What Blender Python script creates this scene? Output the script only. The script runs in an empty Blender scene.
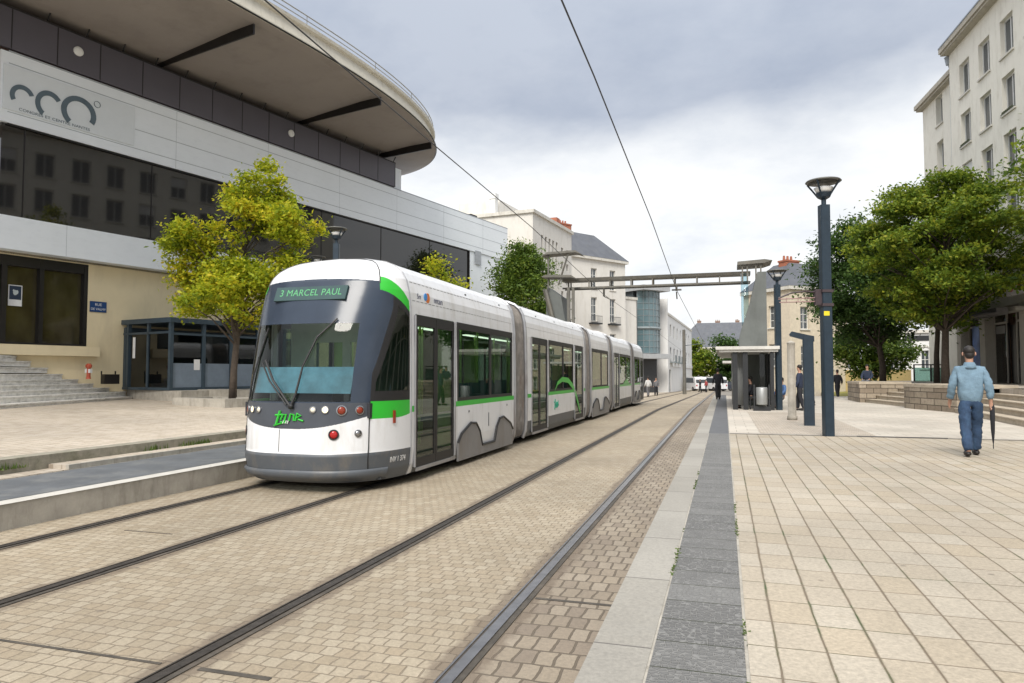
import bpy, bmesh, math, random
import numpy as np
from mathutils import Matrix, Vector, Euler
R = math.radians
rnd = random.Random(7)
sc = bpy.context.scene
col = sc.collection

# ---------------------------------------------------------------- materials
MAT = {}
def newmat(name):
    m = bpy.data.materials.new(name); m.use_nodes = True
    nt = m.node_tree; nt.nodes.clear()
    out = nt.nodes.new('ShaderNodeOutputMaterial')
    return m, nt, out
def N(nt, t, **kw):
    n = nt.nodes.new(t)
    for k, v in kw.items():
        if k in n.inputs.keys(): n.inputs[k].default_value = v
        else: setattr(n, k, v)
    return n
def c4(c): return (c[0], c[1], c[2], 1)
def ramp(nt, fac, stops):
    r = nt.nodes.new('ShaderNodeValToRGB')
    el = r.color_ramp.elements
    while len(el) < len(stops): el.new(0.5)
    for e, (p, c) in zip(el, stops):
        e.position = p; e.color = c4(c) if len(c) == 3 else c
    nt.links.new(fac, r.inputs[0]); return r.outputs[0]
def objco(nt, scale=(1, 1, 1)):
    tc = nt.nodes.new('ShaderNodeTexCoord'); mp = nt.nodes.new('ShaderNodeMapping')
    mp.inputs['Scale'].default_value = scale
    nt.links.new(tc.outputs['Object'], mp.inputs[0]); return mp.outputs[0]
def noise(nt, co, scale, detail=4, rough=.55):
    n = N(nt, 'ShaderNodeTexNoise', Scale=scale, Detail=detail, Roughness=rough)
    nt.links.new(co, n.inputs['Vector']); return n.outputs['Fac']
def mixc(nt, fac, a, b, mode='MIX'):
    m = nt.nodes.new('ShaderNodeMix'); m.data_type = 'RGBA'; m.blend_type = mode
    for s, v in ((m.inputs[0], fac), (m.inputs[6], a), (m.inputs[7], b)):
        if isinstance(v, bpy.types.NodeSocket): nt.links.new(v, s)
        elif isinstance(v, (int, float)): s.default_value = v
        else: s.default_value = c4(v)
    return m.outputs[2]
def bump(nt, h, dist=.01, strength=.5):
    b = N(nt, 'ShaderNodeBump', Strength=strength, Distance=dist)
    nt.links.new(h, b.inputs['Height']); return b.outputs[0]
def bsdf(nt, out, color, rough=.7, metal=0, normal=None, spec=.5):
    p = nt.nodes.new('ShaderNodeBsdfPrincipled')
    if isinstance(color, bpy.types.NodeSocket): nt.links.new(color, p.inputs['Base Color'])
    else: p.inputs['Base Color'].default_value = c4(color)
    if isinstance(rough, bpy.types.NodeSocket): nt.links.new(rough, p.inputs['Roughness'])
    else: p.inputs['Roughness'].default_value = rough
    p.inputs['Metallic'].default_value = metal
    p.inputs['Specular IOR Level'].default_value = spec
    if normal: nt.links.new(normal, p.inputs['Normal'])
    nt.links.new(p.outputs[0], out.inputs[0]); return p
def surf(name, color, rough=.7, metal=0, var=.12, scale=3, bmp=0, bscale=60, spec=.5, dirt=None, dirtscale=(1, 1, .25)):
    """plain painted / mineral surface with worn, uneven colour"""
    if name in MAT: return MAT[name]
    m, nt, out = newmat(name); co = objco(nt)
    n1 = noise(nt, co, scale, 6, .65)
    lo = tuple(max(0, c * (1 - var)) for c in color); hi = tuple(min(1, c * (1 + var)) for c in color)
    c = ramp(nt, n1, [(.3, lo), (.7, hi)])
    if dirt:
        co2 = objco(nt, dirtscale); n2 = noise(nt, co2, 2.2, 7, .7)
        f = ramp(nt, n2, [(.5, (0, 0, 0)), (.78, (.75, .75, .75))])
        c = mixc(nt, f, c, dirt)
    nm = None
    if bmp: nm = bump(nt, noise(nt, co, bscale, 5, .7), bmp, .6)
    bsdf(nt, out, c, rough, metal, nm, spec)
    MAT[name] = m; return m
def glass(name, tint=(.55, .62, .6), ior=1.5, rough=.01):
    if name in MAT: return MAT[name]
    m, nt, out = newmat(name)
    t = N(nt, 'ShaderNodeBsdfTransparent'); t.inputs[0].default_value = c4(tint)
    g = N(nt, 'ShaderNodeBsdfGlossy'); g.inputs['Roughness'].default_value = rough
    f = N(nt, 'ShaderNodeFresnel', IOR=ior)
    gm_ = nt.nodes.new('ShaderNodeNewGeometry'); ma_ = N(nt, 'ShaderNodeMath', operation='MULTIPLY_ADD'); nt.links.new(gm_.outputs['Backfacing'], ma_.inputs[0])
    ma_.inputs[1].default_value = 1 / ior - ior; ma_.inputs[2].default_value = ior; nt.links.new(ma_.outputs[0], f.inputs['IOR'])   # same reflectance from both sides
    mx = nt.nodes.new('ShaderNodeMixShader')
    nt.links.new(f.outputs[0], mx.inputs[0]); nt.links.new(t.outputs[0], mx.inputs[1]); nt.links.new(g.outputs[0], mx.inputs[2])
    nt.links.new(mx.outputs[0], out.inputs[0]); MAT[name] = m; return m
def brick(name, w, h, mortar, cols, mcol, offset=.5, rough=.8, bdist=.012, rot=0, big=(.8, 1.12), smooth=.3, distort=.0, moss=None, squash=1, blotch=None, grainy=.12, longj=0, rails=None, spots=0):
    """stone paving in metric units, each stone with its own tone"""
    if name in MAT: return MAT[name]
    m, nt, out = newmat(name)
    tc = nt.nodes.new('ShaderNodeTexCoord'); mp = nt.nodes.new('ShaderNodeMapping')
    mp.inputs['Rotation'].default_value = (0, 0, rot)
    nt.links.new(tc.outputs['Object'], mp.inputs[0]); co = mp.outputs[0]
    if distort:
        nz = N(nt, 'ShaderNodeTexNoise', Scale=6.0, Detail=2.0); nt.links.new(co, nz.inputs['Vector'])
        s = N(nt, 'ShaderNodeVectorMath', operation='SUBTRACT'); nt.links.new(nz.outputs['Color'], s.inputs[0]); s.inputs[1].default_value = (.5, .5, .5)
        nz.inputs['Scale'].default_value = 4.5; nz.inputs['Detail'].default_value = 3.5
        s2 = N(nt, 'ShaderNodeVectorMath', operation='SCALE'); nt.links.new(s.outputs[0], s2.inputs[0]); s2.inputs['Scale'].default_value = distort
        a = N(nt, 'ShaderNodeVectorMath', operation='ADD'); nt.links.new(co, a.inputs[0]); nt.links.new(s2.outputs[0], a.inputs[1]); cob = a.outputs[0]
    else: cob = co
    b = N(nt, 'ShaderNodeTexBrick', offset=offset, squash=squash)
    b.inputs['Scale'].default_value = 1; b.inputs['Brick Width'].default_value = w; b.inputs['Row Height'].default_value = h
    b.inputs['Mortar Size'].default_value = mortar; b.inputs['Mortar Smooth'].default_value = smooth; b.inputs['Bias'].default_value = 0
    b.inputs['Color1'].default_value = (0, 0, 0, 1); b.inputs['Color2'].default_value = (1, 1, 1, 1); b.inputs['Mortar'].default_value = (.5, .5, .5, 1)
    nt.links.new(cob, b.inputs['Vector'])
    k = len(cols)
    c = ramp(nt, b.outputs['Color'], [(i / (k - 1), cc) for i, cc in enumerate(cols)])
    n1 = noise(nt, co, .35, 5, .6); n2 = noise(nt, co, 40, 5, .75)
    c = mixc(nt, 1.0, c, ramp(nt, n1, [(.32, (big[0],) * 3), (.68, (big[1],) * 3)]), 'MULTIPLY')
    c = mixc(nt, 1.0, c, ramp(nt, n2, [(.3, (1 - grainy,) * 3), (.7, (1 + grainy,) * 3)]), 'MULTIPLY')
    if blotch:
        nb = noise(nt, co, 1.7, 7, .75)
        c = mixc(nt, ramp(nt, nb, [(.56, (0, 0, 0)), (.8, (.6, .6, .6))]), c, blotch)
    mc = mcol
    if moss:
        nm_ = noise(nt, co, 1.3, 6, .7)
        mc = mixc(nt, ramp(nt, nm_, [(.5, (0, 0, 0)), (.62, (1, 1, 1))]), mcol, moss)
    if longj:
        sx_ = N(nt, 'ShaderNodeSeparateXYZ'); nt.links.new(cob, sx_.inputs[0])
        dvx = N(nt, 'ShaderNodeMath', operation='DIVIDE'); nt.links.new(sx_.outputs[0], dvx.inputs[0]); dvx.inputs[1].default_value = w
        pp_ = N(nt, 'ShaderNodeMath', operation='PINGPONG'); nt.links.new(dvx.outputs[0], pp_.inputs[0]); pp_.inputs[1].default_value = .5
        gap = noise(nt, co, 1.1, 5, .7)
        lj = N(nt, 'ShaderNodeMath', operation='MULTIPLY'); nt.links.new(ramp(nt, pp_.outputs[0], [(longj, (1, 1, 1)), (longj * 1.9, (0, 0, 0))]), lj.inputs[0]); nt.links.new(ramp(nt, gap, [(.38, (.12,) * 3), (.65, (.75,) * 3)]), lj.inputs[1])
        c = mixc(nt, lj.outputs[0], c, mc if not moss else mc)
    c = mixc(nt, b.outputs['Fac'], c, mc)
    if rails:       # rust and grease stains trodden into the stones beside the rails
        sx_ = N(nt, 'ShaderNodeSeparateXYZ'); nt.links.new(co, sx_.inputs[0]); cur = None
        for xr in rails:
            a_ = N(nt, 'ShaderNodeMath', operation='SUBTRACT'); nt.links.new(sx_.outputs[0], a_.inputs[0]); a_.inputs[1].default_value = xr
            b_ = N(nt, 'ShaderNodeMath', operation='ABSOLUTE'); nt.links.new(a_.outputs[0], b_.inputs[0])
            if cur is None: cur = b_.outputs[0]
            else:
                m_ = N(nt, 'ShaderNodeMath', operation='MINIMUM'); nt.links.new(cur, m_.inputs[0]); nt.links.new(b_.outputs[0], m_.inputs[1]); cur = m_.outputs[0]
        ns = noise(nt, co, 3.5, 6, .75)
        q_ = N(nt, 'ShaderNodeMath', operation='MULTIPLY_ADD'); nt.links.new(ns, q_.inputs[0]); q_.inputs[1].default_value = -.24; nt.links.new(cur, q_.inputs[2])
        c = mixc(nt, ramp(nt, q_.outputs[0], [(0, (.7,) * 3), (.05, (0, 0, 0))]), c, (.13, .098, .07))
    if spots:       # chewing gum and small dark spots
        v_ = N(nt, 'ShaderNodeTexVoronoi', Scale=spots, Randomness=1.0); nt.links.new(co, v_.inputs['Vector'])
        c = mixc(nt, ramp(nt, v_.outputs['Distance'], [(.035, (.55,) * 3), (.07, (0, 0, 0))]), c, (.12, .10, .08))
    inv = N(nt, 'ShaderNodeMath', operation='SUBTRACT'); inv.inputs[0].default_value = 1; nt.links.new(b.outputs['Fac'], inv.inputs[1])
    ad = N(nt, 'ShaderNodeMath', operation='MULTIPLY_ADD'); nt.links.new(n2, ad.inputs[0]); ad.inputs[1].default_value = .35; nt.links.new(inv.outputs[0], ad.inputs[2])
    rg = ramp(nt, n2, [(.3, (rough - .12,) * 3), (.7, (min(1, rough + .1),) * 3)])
    bsdf(nt, out, c, rg, 0, bump(nt, ad.outputs[0], bdist, .7))
    MAT[name] = m; return m
def leafmat(name, stops, trans=.35):
    if name in MAT: return MAT[name]
    m, nt, out = newmat(name)
    g = nt.nodes.new('ShaderNodeNewGeometry'); co = objco(nt)
    n1 = noise(nt, co, .9, 3, .6)
    a = N(nt, 'ShaderNodeMath', operation='MULTIPLY_ADD'); nt.links.new(g.outputs['Random Per Island'], a.inputs[0]); a.inputs[1].default_value = .5
    s = N(nt, 'ShaderNodeMath', operation='MULTIPLY_ADD'); nt.links.new(n1, s.inputs[0]); s.inputs[1].default_value = 1.1; s.inputs[2].default_value = -.3
    nt.links.new(s.outputs[0], a.inputs[2])
    c = ramp(nt, a.outputs[0], stops)
    d = N(nt, 'ShaderNodeBsdfPrincipled', Roughness=.55); nt.links.new(c, d.inputs['Base Color']); d.inputs['Specular IOR Level'].default_value = .3
    t = N(nt, 'ShaderNodeBsdfTranslucent'); nt.links.new(c, t.inputs[0])
    mx = nt.nodes.new('ShaderNodeMixShader'); mx.inputs[0].default_value = trans
    nt.links.new(d.outputs[0], mx.inputs[1]); nt.links.new(t.outputs[0], mx.inputs[2]); nt.links.new(mx.outputs[0], out.inputs[0])
    MAT[name] = m; return m
def emit(name, color, s=1):
    if name in MAT: return MAT[name]
    m, nt, out = newmat(name)
    e = N(nt, 'ShaderNodeEmission', Strength=s); e.inputs[0].default_value = c4(color)
    nt.links.new(e.outputs[0], out.inputs[0]); MAT[name] = m; return m

# ---------------------------------------------------------------- mesh builder
class MB:
    def __init__(s, mx=None): s.v = []; s.f = []; s.mx = mx or Matrix.Identity(4)
    def add(s, vs, fs):
        b = len(s.v); s.v += [tuple(s.mx @ Vector(v)) for v in vs]; s.f += [tuple(b + i for i in f) for f in fs]
    def box(s, x0, x1, y0, y1, z0, z1, bev=0):
        if bev:
            b = bev
            s.prism([(x0 + b, y0), (x1 - b, y0), (x1, y0 + b), (x1, y1 - b), (x1 - b, y1), (x0 + b, y1), (x0, y1 - b), (x0, y0 + b)], z0, z1); return s
        s.add([(x0, y0, z0), (x1, y0, z0), (x1, y1, z0), (x0, y1, z0), (x0, y0, z1), (x1, y0, z1), (x1, y1, z1), (x0, y1, z1)],
              [(0, 3, 2, 1), (4, 5, 6, 7), (0, 1, 5, 4), (1, 2, 6, 5), (2, 3, 7, 6), (3, 0, 4, 7)]); return s
    def prism(s, poly, z0, z1, z1f=None):
        n = len(poly)
        s.add([(x, y, z0) for x, y in poly] + [(x, y, (z1f(x, y) if z1f else z1)) for x, y in poly],
              [tuple(reversed(range(n))), tuple(range(n, 2 * n))] + [(i, (i + 1) % n, n + (i + 1) % n, n + i) for i in range(n)]); return s
    def prismx(s, poly, x0, x1):     # polygon in (y,z) extruded along x
        n = len(poly)
        s.add([(x0, y, z) for y, z in poly] + [(x1, y, z) for y, z in poly],
              [tuple(range(n)), tuple(reversed(range(n, 2 * n)))] + [(i, n + i, n + (i + 1) % n, (i + 1) % n) for i in range(n)]); return s
    def prismy(s, poly, y0, y1):     # polygon in (x,z) extruded along y
        n = len(poly)
        s.add([(x, y0, z) for x, z in poly] + [(x, y1, z) for x, z in poly],
              [tuple(range(n)), tuple(reversed(range(n, 2 * n)))] + [(i, n + i, n + (i + 1) % n, (i + 1) % n) for i in range(n)]); return s
    def tube(s, pts, rad, n=8, cap=True):
        pts = [Vector(p) for p in pts]
        if not isinstance(rad, (list, tuple)): rad = [rad] * len(pts)
        vs = []; fs = []
        up = Vector((0, 0, 1)); prev = None
        for i, p in enumerate(pts):
            d = (pts[min(i + 1, len(pts) - 1)] - pts[max(i - 1, 0)]).normalized()
            if prev is None:
                a = d.cross(up)
                if a.length < .05: a = d.cross(Vector((1, 0, 0)))
            else:
                a = prev - d * prev.dot(d)
            a.normalize(); prev = a; b = d.cross(a)
            for k in range(n):
                t = 2 * math.pi * k / n
                vs.append(tuple(p + (a * math.cos(t) + b * math.sin(t)) * rad[i]))
        for i in range(len(pts) - 1):
            for k in range(n):
                fs.append((i * n + k, i * n + (k + 1) % n, (i + 1) * n + (k + 1) % n, (i + 1) * n + k))
        if cap:
            fs.append(tuple(reversed(range(n)))); fs.append(tuple(range((len(pts) - 1) * n, len(pts) * n)))
        s.add(vs, fs); return s
    def lathe(s, prof, n=16, c=(0, 0, 0)):
        vs = []; fs = []
        for r, z in prof:
            for k in range(n):
                t = 2 * math.pi * k / n; vs.append((c[0] + r * math.cos(t), c[1] + r * math.sin(t), c[2] + z))
        for i in range(len(prof) - 1):
            for k in range(n): fs.append((i * n + k, i * n + (k + 1) % n, (i + 1) * n + (k + 1) % n, (i + 1) * n + k))
        fs.append(tuple(reversed(range(n)))); fs.append(tuple(range((len(prof) - 1) * n, len(prof) * n)))
        s.add(vs, fs); return s
    def ball(s, c, r, n=10, m=7):
        if not isinstance(r, (list, tuple)): r = (r, r, r)
        vs = [(c[0], c[1], c[2] - r[2])]; fs = []
        for i in range(1, m):
            p = -math.pi / 2 + math.pi * i / m
            for k in range(n):
                t = 2 * math.pi * k / n; vs.append((c[0] + r[0] * math.cos(p) * math.cos(t), c[1] + r[1] * math.cos(p) * math.sin(t), c[2] + r[2] * math.sin(p)))
        vs.append((c[0], c[1], c[2] + r[2])); L = len(vs) - 1
        for k in range(n):
            fs.append((0, 1 + (k + 1) % n, 1 + k)); fs.append((L, 1 + (m - 2) * n + k, 1 + (m - 2) * n + (k + 1) % n))
            for i in range(m - 2): fs.append((1 + i * n + k, 1 + i * n + (k + 1) % n, 1 + (i + 1) * n + (k + 1) % n, 1 + (i + 1) * n + k))
        s.add(vs, fs); return s
    def quad(s, a, b, c, d): s.add([a, b, c, d], [(0, 1, 2, 3)]); return s
def link(o, parent=None):
    col.objects.link(o)
    if parent: o.parent = parent
    return o
def obj(name, mb, mat, parent=None, smooth=False, label=None):
    me = bpy.data.meshes.new(name); me.from_pydata(mb.v, [], mb.f)
    if smooth: me.polygons.foreach_set('use_smooth', [True] * len(me.polygons))
    me.materials.append(mat); me.update()
    o = bpy.data.objects.new(name, me); link(o, parent)
    if label: o['label'] = label
    return o
def tag(o, label, cat, group=None, kind=None):
    if label: o['label'] = label
    if cat: o['category'] = cat
    if group: o['group'] = group
    if kind: o['kind'] = kind
    return o
def thing(name, label, cat, loc=(0, 0, 0), rz=0, group=None):
    o = bpy.data.objects.new(name, None); o.empty_display_size = .2; link(o)
    o.location = loc; o.rotation_euler = (0, 0, rz)
    return tag(o, label, cat, group)
def struct(name, mb, mat, smooth=False):
    o = obj(name, mb, mat, None, smooth); o['kind'] = 'structure'; return o
def copy_tree(o, parent=None):
    c = o.copy(); col.objects.link(c)
    if parent: c.parent = parent
    for ch in list(o.children): copy_tree(ch, c)
    return c
def autosm(o, ang=35):
    me = o.data; me.polygons.foreach_set('use_smooth', [True] * len(me.polygons))
    try: me.set_sharp_from_angle(angle=R(ang))
    except Exception: pass
    return o
def text(name, s, size, mat, parent, mx, ext=.004, spacing=1, sx=1, bold=0):
    cu = bpy.data.curves.new(name, 'FONT'); cu.body = s; cu.size = size; cu.extrude = ext; cu.align_x = 'CENTER'; cu.align_y = 'CENTER'
    cu.space_character = spacing; cu.offset = bold
    o = bpy.data.objects.new(name, cu); col.objects.link(o)
    dg = bpy.context.evaluated_depsgraph_get(); me = bpy.data.meshes.new_from_object(o.evaluated_get(dg)); bpy.data.objects.remove(o)
    me.transform(mx @ Matrix.Diagonal((sx, 1, 1, 1))); me.materials.clear(); me.materials.append(mat)
    o = bpy.data.objects.new(name, me); link(o, parent); return o
def gz(y): return 0 if y < 32 else max(-1.15, -.0125 * (y - 32))

def wallgrid(mb, L, z0, z1, rects, depth=.18, x=0):
    """wall face at x, outward +x, spanning y 0..L; rects (y0,y1,za,zb) become real openings with reveals"""
    ys = sorted({0, L} | {r[0] for r in rects} | {r[1] for r in rects}); zs = sorted({z0, z1} | {r[2] for r in rects} | {r[3] for r in rects})
    ys = [y for y in ys if 0 <= y <= L]; zs = [z for z in zs if z0 <= z <= z1]
    for a, b in zip(ys, ys[1:]):
        for c, d in zip(zs, zs[1:]):
            ym, zm = (a + b) / 2, (c + d) / 2
            if any(r[0] < ym < r[1] and r[2] < zm < r[3] for r in rects): continue
            mb.quad((x, a, c), (x, b, c), (x, b, d), (x, a, d))
    for a, b, c, d in rects:
        e = x - depth
        mb.quad((x, a, c), (x, a, d), (e, a, d), (e, a, c)); mb.quad((x, b, c), (e, b, c), (e, b, d), (x, b, d))
        mb.quad((x, a, c), (e, a, c), (e, b, c), (x, b, c)); mb.quad((x, a, d), (x, b, d), (e, b, d), (e, a, d))
def window(parent, mx, r, depth=.18, fm=None, gm=None, nv=1, nh=0, fw=.06, sill=None, shutter=None, shm=None, x=0, name='window'):
    a, b, c, d = r; e = x - depth
    m = MB(mx)
    m.box(e - .05, e + .02, a, a + fw, c, d); m.box(e - .05, e + .02, b - fw, b, c, d)
    m.box(e - .05, e + .02, a + fw, b - fw, c, c + fw); m.box(e - .05, e + .02, a + fw, b - fw, d - fw, d)
    for i in range(nv):
        y = a + (b - a) * (i + 1) / (nv + 1); m.box(e - .045, e + .015, y - fw * .45, y + fw * .45, c + fw, d - fw)
    for i in range(nh):
        z = c + (d - c) * (i + 1) / (nh + 1); m.box(e - .04, e + .012, a + fw, b - fw, z - fw * .35, z + fw * .35)
    o = obj(name, m, fm, parent)
    g = MB(mx); g.box(e - .03, e - .015, a + fw * .5, b - fw * .5, c + fw * .5, d - fw * .5); obj('pane', g, gm, o)
    if sill:
        s = MB(mx); s.box(x - .02, x + .09, a - .08, b + .08, c - .09, c - .003); obj('sill', s, sill, o)
    if shutter:
        s = MB(mx)
        if shutter == 'roll': s.box(e + .03, e + .06, a + .02, b - .02, d - (d - c) * .45, d - .01)
        else:
            w = (b - a) / 2; s.box(x + .01, x + .05, a - w, a - .02, c, d); s.box(x + .01, x + .05, b + .02, b + w, c, d)
        obj('shutter', s, shm, o)
    return o
# ---------------------------------------------------------------- palette
sett = brick('sandstone_setts', .105, .112, .0065, [(.29, .238, .168), (.325, .272, .198), (.36, .308, .23), (.305, .248, .175), (.34, .288, .215)], (.225, .182, .13), offset=.5, distort=.055, bdist=.014, smooth=.7, rough=.72, blotch=(.21, .165, .11), grainy=.2, rails=(-6.4, -4.84, -2.87, -1.4), spots=2.3)
sett_old = brick('worn_setts', .115, .2, .009, [(.21, .17, .13), (.26, .215, .16), (.29, .245, .19), (.235, .19, .14)], (.115, .092, .066), offset=.5, distort=.05, bdist=.014, rough=.75, blotch=(.12, .095, .075), rails=(-1.4,), grainy=.2)
paver = brick('limestone_pavers', .226, .37, .005, [(.36, .31, .24), (.385, .335, .265), (.405, .36, .292), (.37, .312, .232), (.395, .345, .275)], (.16, .125, .085), offset=0, distort=.012, longj=.03, bdist=.008, rough=.7, moss=(.05, .075, .02), blotch=(.24, .195, .135), big=(.78, 1.1), grainy=.24, spots=2.6)
paver2 = brick('small_plaza_setts', .14, .14, .007, [(.38, .33, .27), (.45, .4, .34), (.42, .36, .29)], (.24, .2, .16), offset=.5, distort=.01, bdist=.008, rough=.78, blotch=(.3, .26, .22))
paver3 = brick('plaza_slabs', .5, .5, .008, [(.45, .41, .35), (.5, .46, .4), (.47, .42, .36)], (.28, .25, .21), offset=.5, distort=.006, bdist=.006, rough=.75, blotch=(.37, .33, .29))
plazapav = brick('left_plaza_setts', .16, .16, .008, [(.4, .34, .27), (.47, .41, .33), (.5, .44, .37)], (.27, .22, .17), offset=.5, distort=.015, bdist=.01, rough=.78, blotch=(.33, .28, .22), rot=.25)
kerbm = brick('granite_kerb', 6, 1.17, .007, [(.275, .258, .225), (.32, .302, .268)], (.12, .11, .1), offset=0, distort=.003, bdist=.006, rough=.7, blotch=(.27, .26, .235), grainy=.2)
concm = surf('stained_concrete', (.37, .345, .3), .85, var=.18, scale=4, bmp=.006, bscale=50, dirt=(.14, .125, .095), dirtscale=(3, 3, .6))
mossc = surf('mossy_kerb_stone', (.27, .25, .2), .9, var=.25, scale=6, bmp=.01, bscale=40, dirt=(.06, .075, .025), dirtscale=(1.5, 1.5, 1.5))
stepm = surf('pale_stone_step', (.70, .68, .64), .8, var=.18, scale=5, bmp=.006, bscale=40, dirt=(.19, .175, .14), dirtscale=(1.2, 1.2, 5))
stepr = surf('tan_stone_step', (.42, .36, .28), .8, var=.16, scale=4, bmp=.006, bscale=40, dirt=(.2, .16, .12), dirtscale=(1.2, 1.2, 4))
whitep = surf('white_edge_strip', (.50, .48, .44), .7, var=.08, scale=8, dirt=(.4, .38, .34), dirtscale=(2, 2, 1))
steel = surf('polished_rail_steel', (.33, .32, .32), .28, .9, var=.2, scale=8)
rust = surf('rusty_rail_steel', (.05, .043, .037), .62, .4, var=.35, scale=20, bmp=.003)
tar = surf('dark_joint_filler', (.06, .052, .042), .8, var=.35, scale=9, bmp=.004, dirt=(.16, .13, .1), dirtscale=(1, 1, 1))
darkpaint = surf('blue_black_paint', (.018, .033, .05), .38, .1, var=.2, scale=6, bmp=.0008, bscale=120)
asphalt = surf('far_asphalt', (.2, .18, .155), .9, var=.2, scale=.3, bmp=.004)
# tactile slabs: one with raised ribs
def tactile(name, base, w, h):
    m, nt, out = newmat(name); co = objco(nt)
    shf = nt.nodes.new('ShaderNodeMapping'); shf.inputs['Location'].default_value = (.36, 0, 0); nt.links.new(co, shf.inputs[0]); co = shf.outputs[0]
    b = N(nt, 'ShaderNodeTexBrick', offset=0.0); b.inputs['Scale'].default_value = 1; b.inputs['Brick Width'].default_value = w; b.inputs['Row Height'].default_value = h
    b.inputs['Mortar Size'].default_value = .005; b.inputs['Mortar Smooth'].default_value = .2
    b.inputs['Color1'].default_value = (0, 0, 0, 1); b.inputs['Color2'].default_value = (1, 1, 1, 1); b.inputs['Mortar'].default_value = (.5, .5, .5, 1); nt.links.new(co, b.inputs[0])
    c = ramp(nt, b.outputs['Color'], [(0, tuple(x * .75 for x in base)), (.5, base), (1, tuple(x * 1.25 for x in base))])
    co2 = objco(nt, (1, .6, 1)); v = N(nt, 'ShaderNodeTexVoronoi', feature='DISTANCE_TO_EDGE', Scale=30.0, Randomness=.75); nt.links.new(co, v.inputs['Vector'])
    rg = ramp(nt, v.outputs[0], [(.03, (1, 1, 1)), (.16, (0, 0, 0))])
    c = mixc(nt, .22, c, rg, 'SCREEN') if False else mixc(nt, rg, c, tuple(x * 1.45 for x in base))
    n2 = noise(nt, co, 5, 6, .7); c = mixc(nt, ramp(nt, n2, [(.45, (0, 0, 0)), (.8, (.55, .55, .55))]), c, tuple(x * .6 for x in base))
    c = mixc(nt, b.outputs['Fac'], c, (.035, .04, .02))
    i = N(nt, 'ShaderNodeMath', operation='SUBTRACT'); nt.links.new(rg, i.inputs[0]); nt.links.new(b.outputs['Fac'], i.inputs[1])
    bsdf(nt, out, c, .62, 0, bump(nt, i.outputs[0], .006, .8)); return m
tact = tactile('grey_ribbed_slabs', (.135, .133, .128), .9, .33)
tact_dark = surf('worn_tactile_far', (.10, .103, .11), .7, var=.2, scale=6)
bluegrey = surf('blue_grey_platform_strip', (.10, .108, .118), .7, var=.2, scale=2.5, bmp=.003, bscale=60, dirt=(.2, .2, .19), dirtscale=(1, 1, 1))

# ---------------------------------------------------------------- ground
def sheet(x0, x1, ys, z, flat=True):
    m = MB()
    for a, b in zip(ys, ys[1:]):
        za, zb = (gz(a) + z, gz(b) + z) if not flat else (z, z)
        m.quad((x0, a, za), (x1, a, za), (x1, b, zb), (x0, b, zb))
    return m
YS = [-12, 32, 60, 90, 124, 150]
g = MB()
for a, b in zip([-400, 32, 124, 900], [32, 124, 900]):
    g.quad((-600, a, gz(a) - .06), (600, a, gz(a) - .06), (600, b, gz(b) - .06), (-600, b, gz(b) - .06))
struct('ground', g, asphalt)
struct('track_bed', sheet(-7.06, -1.32, YS, 0, False), sett)
struct('track_edge_paving', sheet(-1.32, -.62, YS, .002, False), sett_old)
struct('far_left_paving', sheet(-22, -7.08, [46, 60, 90, 124, 150], -.02, False), plazapav)
def rail(x, near, label):
    m = MB(); m2 = MB(); m3 = MB()
    for a, b in zip(YS[:-1], YS[1:]):
        for (mm, xa, xb, h) in ((m, x - .06, x + .075, .007), (m2, x - .028, x + .036, .016), (m2, x - .058, x - .046, .014)):
            za, zb = gz(a), gz(b)
            mm.add([(xa, a, za - .01), (xb, a, za - .01), (xb, b, zb - .01), (xa, b, zb - .01), (xa, a, za + h), (xb, a, za + h), (xb, b, zb + h), (xa, b, zb + h)],
                   [(4, 5, 6, 7), (0, 1, 5, 4), (1, 2, 6, 5), (3, 0, 4, 7)])
    r = thing('rail', None, None, (0, 0, 0)); r['kind'] = 'structure'
    obj('rail_joint', m, tar, r); obj('rail_head', m2, near, r)
for x, mt in ((-6.40, rust), (-4.84, rust), (-2.87, rust), (-1.40, steel)): rail(x, mt, '')
# cross joints in the track bed (steel drains) - part of the setting
m = MB()
m.box(-1.31, -.65, 4.88, 4.915, 0, .006); m.box(-4.7, -3.0, 3.20, 3.222, 0, .004); m.box(-2.75, -2.3, 3.2, 3.235, 0, .004); m.box(-5.9, -5.3, 5.78, 5.792, 0, .004)
struct('drain_joint', m, tar)
# right platform
m = MB(); m.box(-.618, 9.0, -12, 46, -.05, .266); m.add([(-.618, 46, .266), (9, 46, .266), (9, 56, -.33), (-.618, 56, -.33)], [(0, 1, 2, 3)])
struct('platform', m, concm)
m = MB(); m.box(-.64, -.358, -12, 46, .05, .27, 0); struct('kerb', m, kerbm)
struct('tactile_strip', sheet(-.345, .075, [-12, 16.4], .2705), tact)
struct('tactile_strip', sheet(-.355, .075, [16.4, 46], .2705), tact_dark)
struct('pavement', sheet(.092, 9.0, [-12, 16.36], .2705), paver)
struct('pavement', sheet(.092, 9.0, [16.62, 46], .2705), paver3)
struct('gravel_paving', sheet(.75, 3.1, [16.75, 26.0], .274), paver2)
m = MB(); m.box(.09, 12, 16.37, 16.47, .2, .272); struct('drain_joint', m, tar)
m = MB(); m.box(2.7, 4.4, 16.52, 16.6, .2, .277); struct('drain_joint', m, surf('cast_iron_drain', (.09, .09, .09), .5, .5))
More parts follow.
